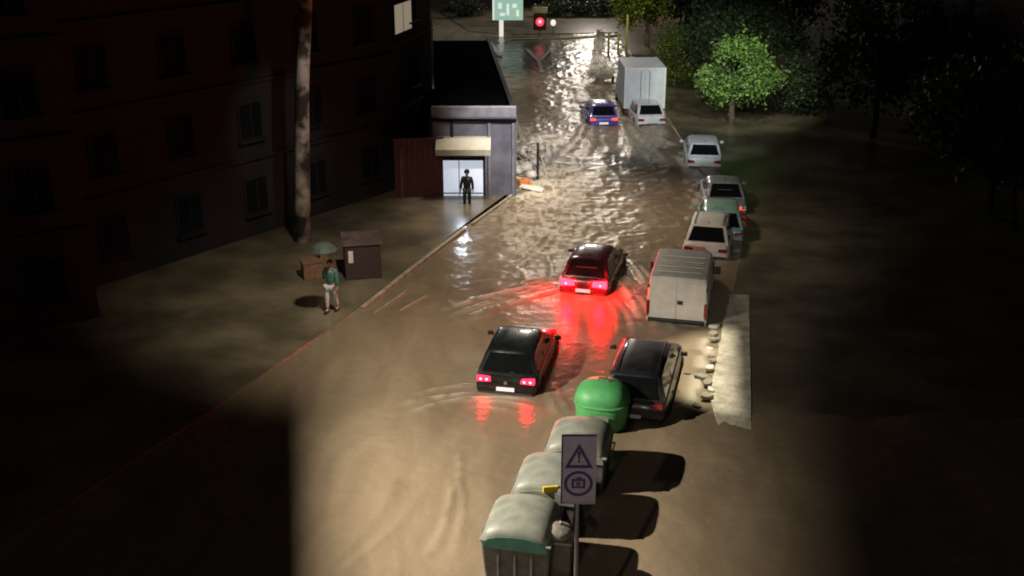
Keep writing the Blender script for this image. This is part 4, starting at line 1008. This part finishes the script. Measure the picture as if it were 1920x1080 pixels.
def person(label, loc, rz, jacket, trousers, pose='stand', hood=False, z=-.4):
    t = thing('person', (loc[0], loc[1], z), rz, label, 'person')
    st = .16 if pose == 'walk' else .05
    # joints: 0 pelvis 1 waist 2 chest 3 neck base 4 neck 5 head 6 crown
    v = [(0, 0, .95), (0, 0, 1.10), (0, .01, 1.32), (0, 0, 1.46), (0, 0, 1.53), (0, .015, 1.63), (0, .01, 1.74)]
    r_ = [(.15, .11), (.135, .10), (.165, .11), (.07, .07), (.052, .055), (.078, .095), (.055, .065)]
    e = [(0, 1), (1, 2), (2, 3), (3, 4), (4, 5), (5, 6)]
    for s in (-1, 1):
        n = len(v)
        f = st * s
        v += [(s * .09, 0, .90), (s * .10, f * .6 + .04, .50), (s * .10, f * 1.0 - .02, .09), (s * .11, f * 1.0 + .14, .045)]
        r_ += [.085, .058, .042, .04]
        e += [(0, n), (n, n + 1), (n + 1, n + 2), (n + 2, n + 3)]
    hands = []
    for s in (-1, 1):
        n = len(v)
        if pose == 'umbrella' and s == 1 or pose == 'walk' and s == 1:
            v += [(s * .19, 0, 1.41), (s * .26, .03, 1.16), (s * .20, .24, 1.24)]; hands.append((Vector((s * .20, .24, 1.24)), Vector((-.1, .5, .6)).normalized()))
        else:
            v += [(s * .19, 0, 1.41), (s * .25, -.05 * s, 1.13), (s * .26, .07, .89)]; hands.append((Vector((s * .26, .07, .89)), Vector((0, .2, -1)).normalized()))
        r_ += [.062, .046, .032]
        e += [(2, n), (n, n + 1), (n + 1, n + 2)]
        h0, d = hands[-1]
        side = d.cross(Vector((s, 0, 0))).normalized() if abs(d.x) < .9 else Vector((0, 1, 0))
        pn = len(v)
        v.append(h0 + d * .055); r_.append((.036, .022)); e.append((n + 2, pn))
        for q in range(4):
            k = len(v); off = side * (q - 1.5) * .021
            ln = (.075, .085, .080, .062)[q]
            curl = Vector((-s, 0, 0)) * .02
            v += [h0 + d * .09 + off, h0 + d * (.09 + ln * .5) + off + curl, h0 + d * (.09 + ln * .85) + off + curl * 2.4]
            r_ += [.0095, .009, .008]
            e += [(pn, k), (k, k + 1), (k + 1, k + 2)]
        k = len(v)
        v += [h0 + d * .05 + side * -.045, h0 + d * .085 + side * -.06 + Vector((-s, 0, 0)) * .012]; r_ += [.011, .009]
        e += [(pn, k), (k, k + 1)]
    skinned('body', v, e, r_, M['skin'], t, 1)
    # jacket
    jv = [(0, 0, .90), (0, 0, 1.10), (0, .01, 1.32), (0, 0, 1.45)]
    jr = [(.185, .145), (.165, .13), (.19, .14), (.09, .09)]; je = [(0, 1), (1, 2), (2, 3)]
    for i, s in enumerate((-1, 1)):
        n = len(jv); base = 7 + 8
        arm = [w_ for w_ in (v[15], v[16], v[17])] if i == 0 else None
        k0 = 15 if i == 0 else 15 + 3 + 1 + 12 + 2
        a0, a1, a2 = [Vector(v[k0 + j]) for j in range(3)]
        jv += [a0, a1, a1.lerp(a2, .88)]; jr += [.085, .066, .054]; je += [(2, n), (n, n + 1), (n + 1, n + 2)]
    skinned('jacket', jv, je, jr, M[jacket], t, 1)
    tv = [(0, 0, .93)]; tr = [(.165, .125)]; te = []
    for s in (-1, 1):
        n = len(tv); f = st * s
        tv += [(s * .09, 0, .86), (s * .10, f * .6 + .04, .50), (s * .10, f - .02, .13)]; tr += [.105, .078, .062]
        te += [(0, n), (n, n + 1), (n + 1, n + 2)]
    skinned('trousers', tv, te, tr, M[trousers], t, 1)
    for s in (-1, 1):
        f = st * s
        MB().loft([[(s * .10 + x * k, f + y, z) for x, z in ((-.045, .0), (.045, .0), (.045, .06), (0, .10), (-.045, .06))] for y, k in ((-.08, .8), (0, 1), (.12, 1), (.2, .6))]).build('shoe', M['shoe'], t, bevel=.01)
    # face
    MB().loft([[(x * k, .105 + y, 1.635 + z * k) for x, z in ((-.014, -.02), (.014, -.02), (0, .03))] for y, k in ((0, 1), (.025, .4))]).build('nose', M['skin'], t)
    for s in (-1, 1):
        MB().box((s * .032, .098, 1.665), (.022, .02, .012)).build('eye', M['hair'], t, bevel=.004)
        MB().box((s * .088, .0, 1.645), (.018, .035, .055)).build('ear', M['skin'], t, bevel=.008)
    MB().box((0, .10, 1.595), (.045, .015, .010)).build('mouth', M['maroon_light'], t)
    rg = []
    for th, rr in [(math.pi * i / 10, 1) for i in range(7)]:
        rg.append([((.098 if not hood else .118) * math.sin(th + .05) * math.cos(a), -.012 + (.112 if not hood else .13) * math.sin(th + .05) * math.sin(a) * (1 if math.sin(a) < .3 or th < 1.0 else .72), 1.665 + (.115 if not hood else .135) * math.cos(th)) for a in [2 * math.pi * k / 16 for k in range(16)]])
    MB().loft(rg).build('hood' if hood else 'hair', M[jacket] if hood else M['hair'], t, smooth=True)
    return t
c = P(624, 586)
person('person in a teal jacket and pale trousers walking on the left pavement', (c.x, c.y), R(160), 'teal_cloth', 'pale_cloth', 'walk', z=.045)
um = thing('umbrella', (c.x - .16, c.y - .16, .12), R(160), 'dark green umbrella held above the person in teal', 'umbrella')
n = 10
rg = [[(rr * math.cos(2 * math.pi * k / n), rr * math.sin(2 * math.pi * k / n), 2.32 - dz) for k in range(n)] for rr, dz in ((.02, 0), (.18, .03), (.34, .11), (.46, .24))]
rg2 = [[(rr * math.cos(2 * math.pi * k / n), rr * math.sin(2 * math.pi * k / n), 2.312 - dz) for k in range(n)] for rr, dz in ((.455, .24), (.335, .11), (.175, .03), (.02, 0))]
MB().loft(rg + rg2).build('canopy', M['green_cloth'], um)
MB().tube([(0, 0, 1.18), (0, 0, 2.38)], .009, 6).build('shaft', M['pole'], um)
MB().tube([(0, 0, 1.18), (.0, 0, 1.12), (.03, 0, 1.09), (.06, 0, 1.13)], .014, 6).build('handle', M['trim'], um)
c = P(876, 382)
person('dark hooded person standing in front of the lit doorway', (c.x, c.y), R(175), 'dark_cloth', 'olive_cloth', 'stand', hood=True, z=-.28)

# things by the person in teal
c = P(592, 520)
t = thing('planter', (c.x, c.y, .03), R(20), 'brown timber planter with a small orange lamp at the left edge', 'planter')
MB().box((0, 0, .3), (.9, .6, .6)).build('box', M['wood'], t, bevel=.02)
MB().box((0, 0, .62), (.96, .66, .05)).build('rim', M['wood'], t)
MB().tube([(.18, 0, .6), (.18, 0, .9)], .02, 6).build('lamp_post', M['trim'], t)
M['amber'] = mat('amber_lamp', (.8, .5, .3), .4, emit=(1.0, .72, .45), estr=.55)
MB().tube([(.18, 0, .88), (.18, 0, 1.22)], [.055, .05], 8).build('lamp', M['amber'], t)
c = P(680, 528)
t = thing('kiosk', (c.x, c.y + .3, .03), R(12), 'small dark maroon kiosk box with a paler sloping top behind the person in teal', 'kiosk')
MB().box((0, .3, .62), (1.25, .9, 1.25)).build('body', M['wood_dark'], t, bevel=.03)
MB().loft([[(x, -.22, 1.26), (x, .80, 1.42), (x, .80, 1.48), (x, -.22, 1.32)] for x in (-.68, .68)]).build('top', M['maroon_light'], t)
MB().box((-.42, -.17, .85), (.16, .03, .42)).build('notice', M['board'], t)

_r = random.Random(8)
_nth = ['first', 'second', 'third', 'fourth', 'fifth', 'sixth', 'seventh', 'eighth', 'ninth', 'tenth', 'eleventh', 'twelfth']
for i in range(12):
    y = 615 + i * 13.5; x = 1352 - (y - 600) * .21 + _r.uniform(-16, 12)
    p = P(x, y); k = _r.uniform(.10, .18)
    ring = [[(k * (1.1 if z else 1) * (1 + .3 * math.sin(a * 2 + i)) * math.cos(a), k * .75 * math.sin(a) * (1 + .2 * math.sin(a * 3 + i)), z * k * .6) for a in [2 * math.pi * q / 9 for q in range(9)]] for z in (0, .5, 1)]
    o = MB().loft(ring).build('stone', M['kerb'] if i % 3 else M['board'], None, bevel=.015)
    o.location = (p.x, p.y, .0 if p.x < P(1340 - (y - 640) * .2, y).x else .07); o.rotation_euler = (_r.uniform(-.2, .2), _r.uniform(-.2, .2), _r.uniform(0, 3))
    tag(o, _nth[i] + ' pale broken stone along the right kerb, counted from the cream van', 'stone', 'broken stones along the right kerb')

# ------------------------------------------------------------------ floating debris by the corner
rnd = random.Random(11)
def plank(label, px, py, L, W_, m, rz, tilt, group='flood debris heaped at the corner', name='plank', h=.05, z=.06):
    p = P(px + 12, py, .1)
    t = MB().box((0, 0, 0), (L * 1.2, W_ * 1.2, h)).build(name, M[m], None, bevel=.01)
    t.location = (p.x, p.y, z + L / 2 * abs(math.sin(tilt)) * .6); t.rotation_euler = (rnd.uniform(-.2, .2), tilt, rz)
    tag(t, label, 'debris', group)
plank('white plank standing on end beside the post at the corner', 1008, 322, .9, .22, 'board', .1, R(75))
plank('pale board leaning across the heap, lower left', 968, 338, 1.1, .4, 'board', .6, .35)
plank('pale board lying flat at the foot of the heap', 985, 352, .9, .3, 'board', -.4, .1)
plank('short brown plank sticking out left of the heap', 950, 330, .9, .16, 'wood', .2, .3)
plank('brown plank crossing the top of the heap', 972, 300, 1.2, .18, 'wood', -.5, .4)
for i, (px, py, r_, m, lab) in enumerate(((958, 322, .24, 'bag', 'pale plastic sack at the left of the debris heap'), (975, 318, .28, 'bag', 'large pale plastic sack in the middle of the debris heap'), (990, 306, .2, 'bag', 'small pale sack right of the middle of the debris heap'),
        (964, 292, .16, 'bag', 'small pale sack high on the left of the heap'), (980, 280, .15, 'bag', 'small pale sack at the top of the heap'), (1004, 278, .18, 'bag', 'small pale sack farthest from the doorway'), (1005, 292, .15, 'bag', 'small pale sack near the post'), (952, 308, .17, 'bag', 'small pale sack beside the wall of the low building'),
        (985, 330, .22, 'bag', 'pale plastic sack resting against the orange crate'))):
    p = P(px + 12, py, .1)
    bag(lab, (p.x, p.y, -.03), r_ * 1.45, m, rz=i, seed=30 + i, group='flood debris heaped at the corner')
p = P(982, 340, .2)
t = thing('crate', (p.x, p.y, -.05), R(25), 'orange plastic crate floating in the debris heap', 'crate', 'flood debris heaped at the corner')
MB().box((0, 0, .05), (.55, .4, .04)).build('base', M['orange'], t)
for sx, sy, w_, d_ in ((0, -.2, .55, .03), (0, .2, .55, .03), (-.26, 0, .03, .37), (.26, 0, .03, .37)):
    for z in (.12, .22, .32):
        MB().box((sx, sy, z), (w_, d_, .06)).build('slat', M['orange'], t)
c = P(1008, 335)
t = thing('bollard', (c.x, c.y, -.3), 0, 'thin dark post standing at the corner of the pavement beside the debris', 'post')
MB().tube([(0, 0, 0), (0, 0, 1.9)], .06, 10).build('shaft', M['trim'], t)
MB().tube([(0, 0, 1.9), (0, 0, 2.0)], [.08, .04], 10).build('cap', M['trim'], t)
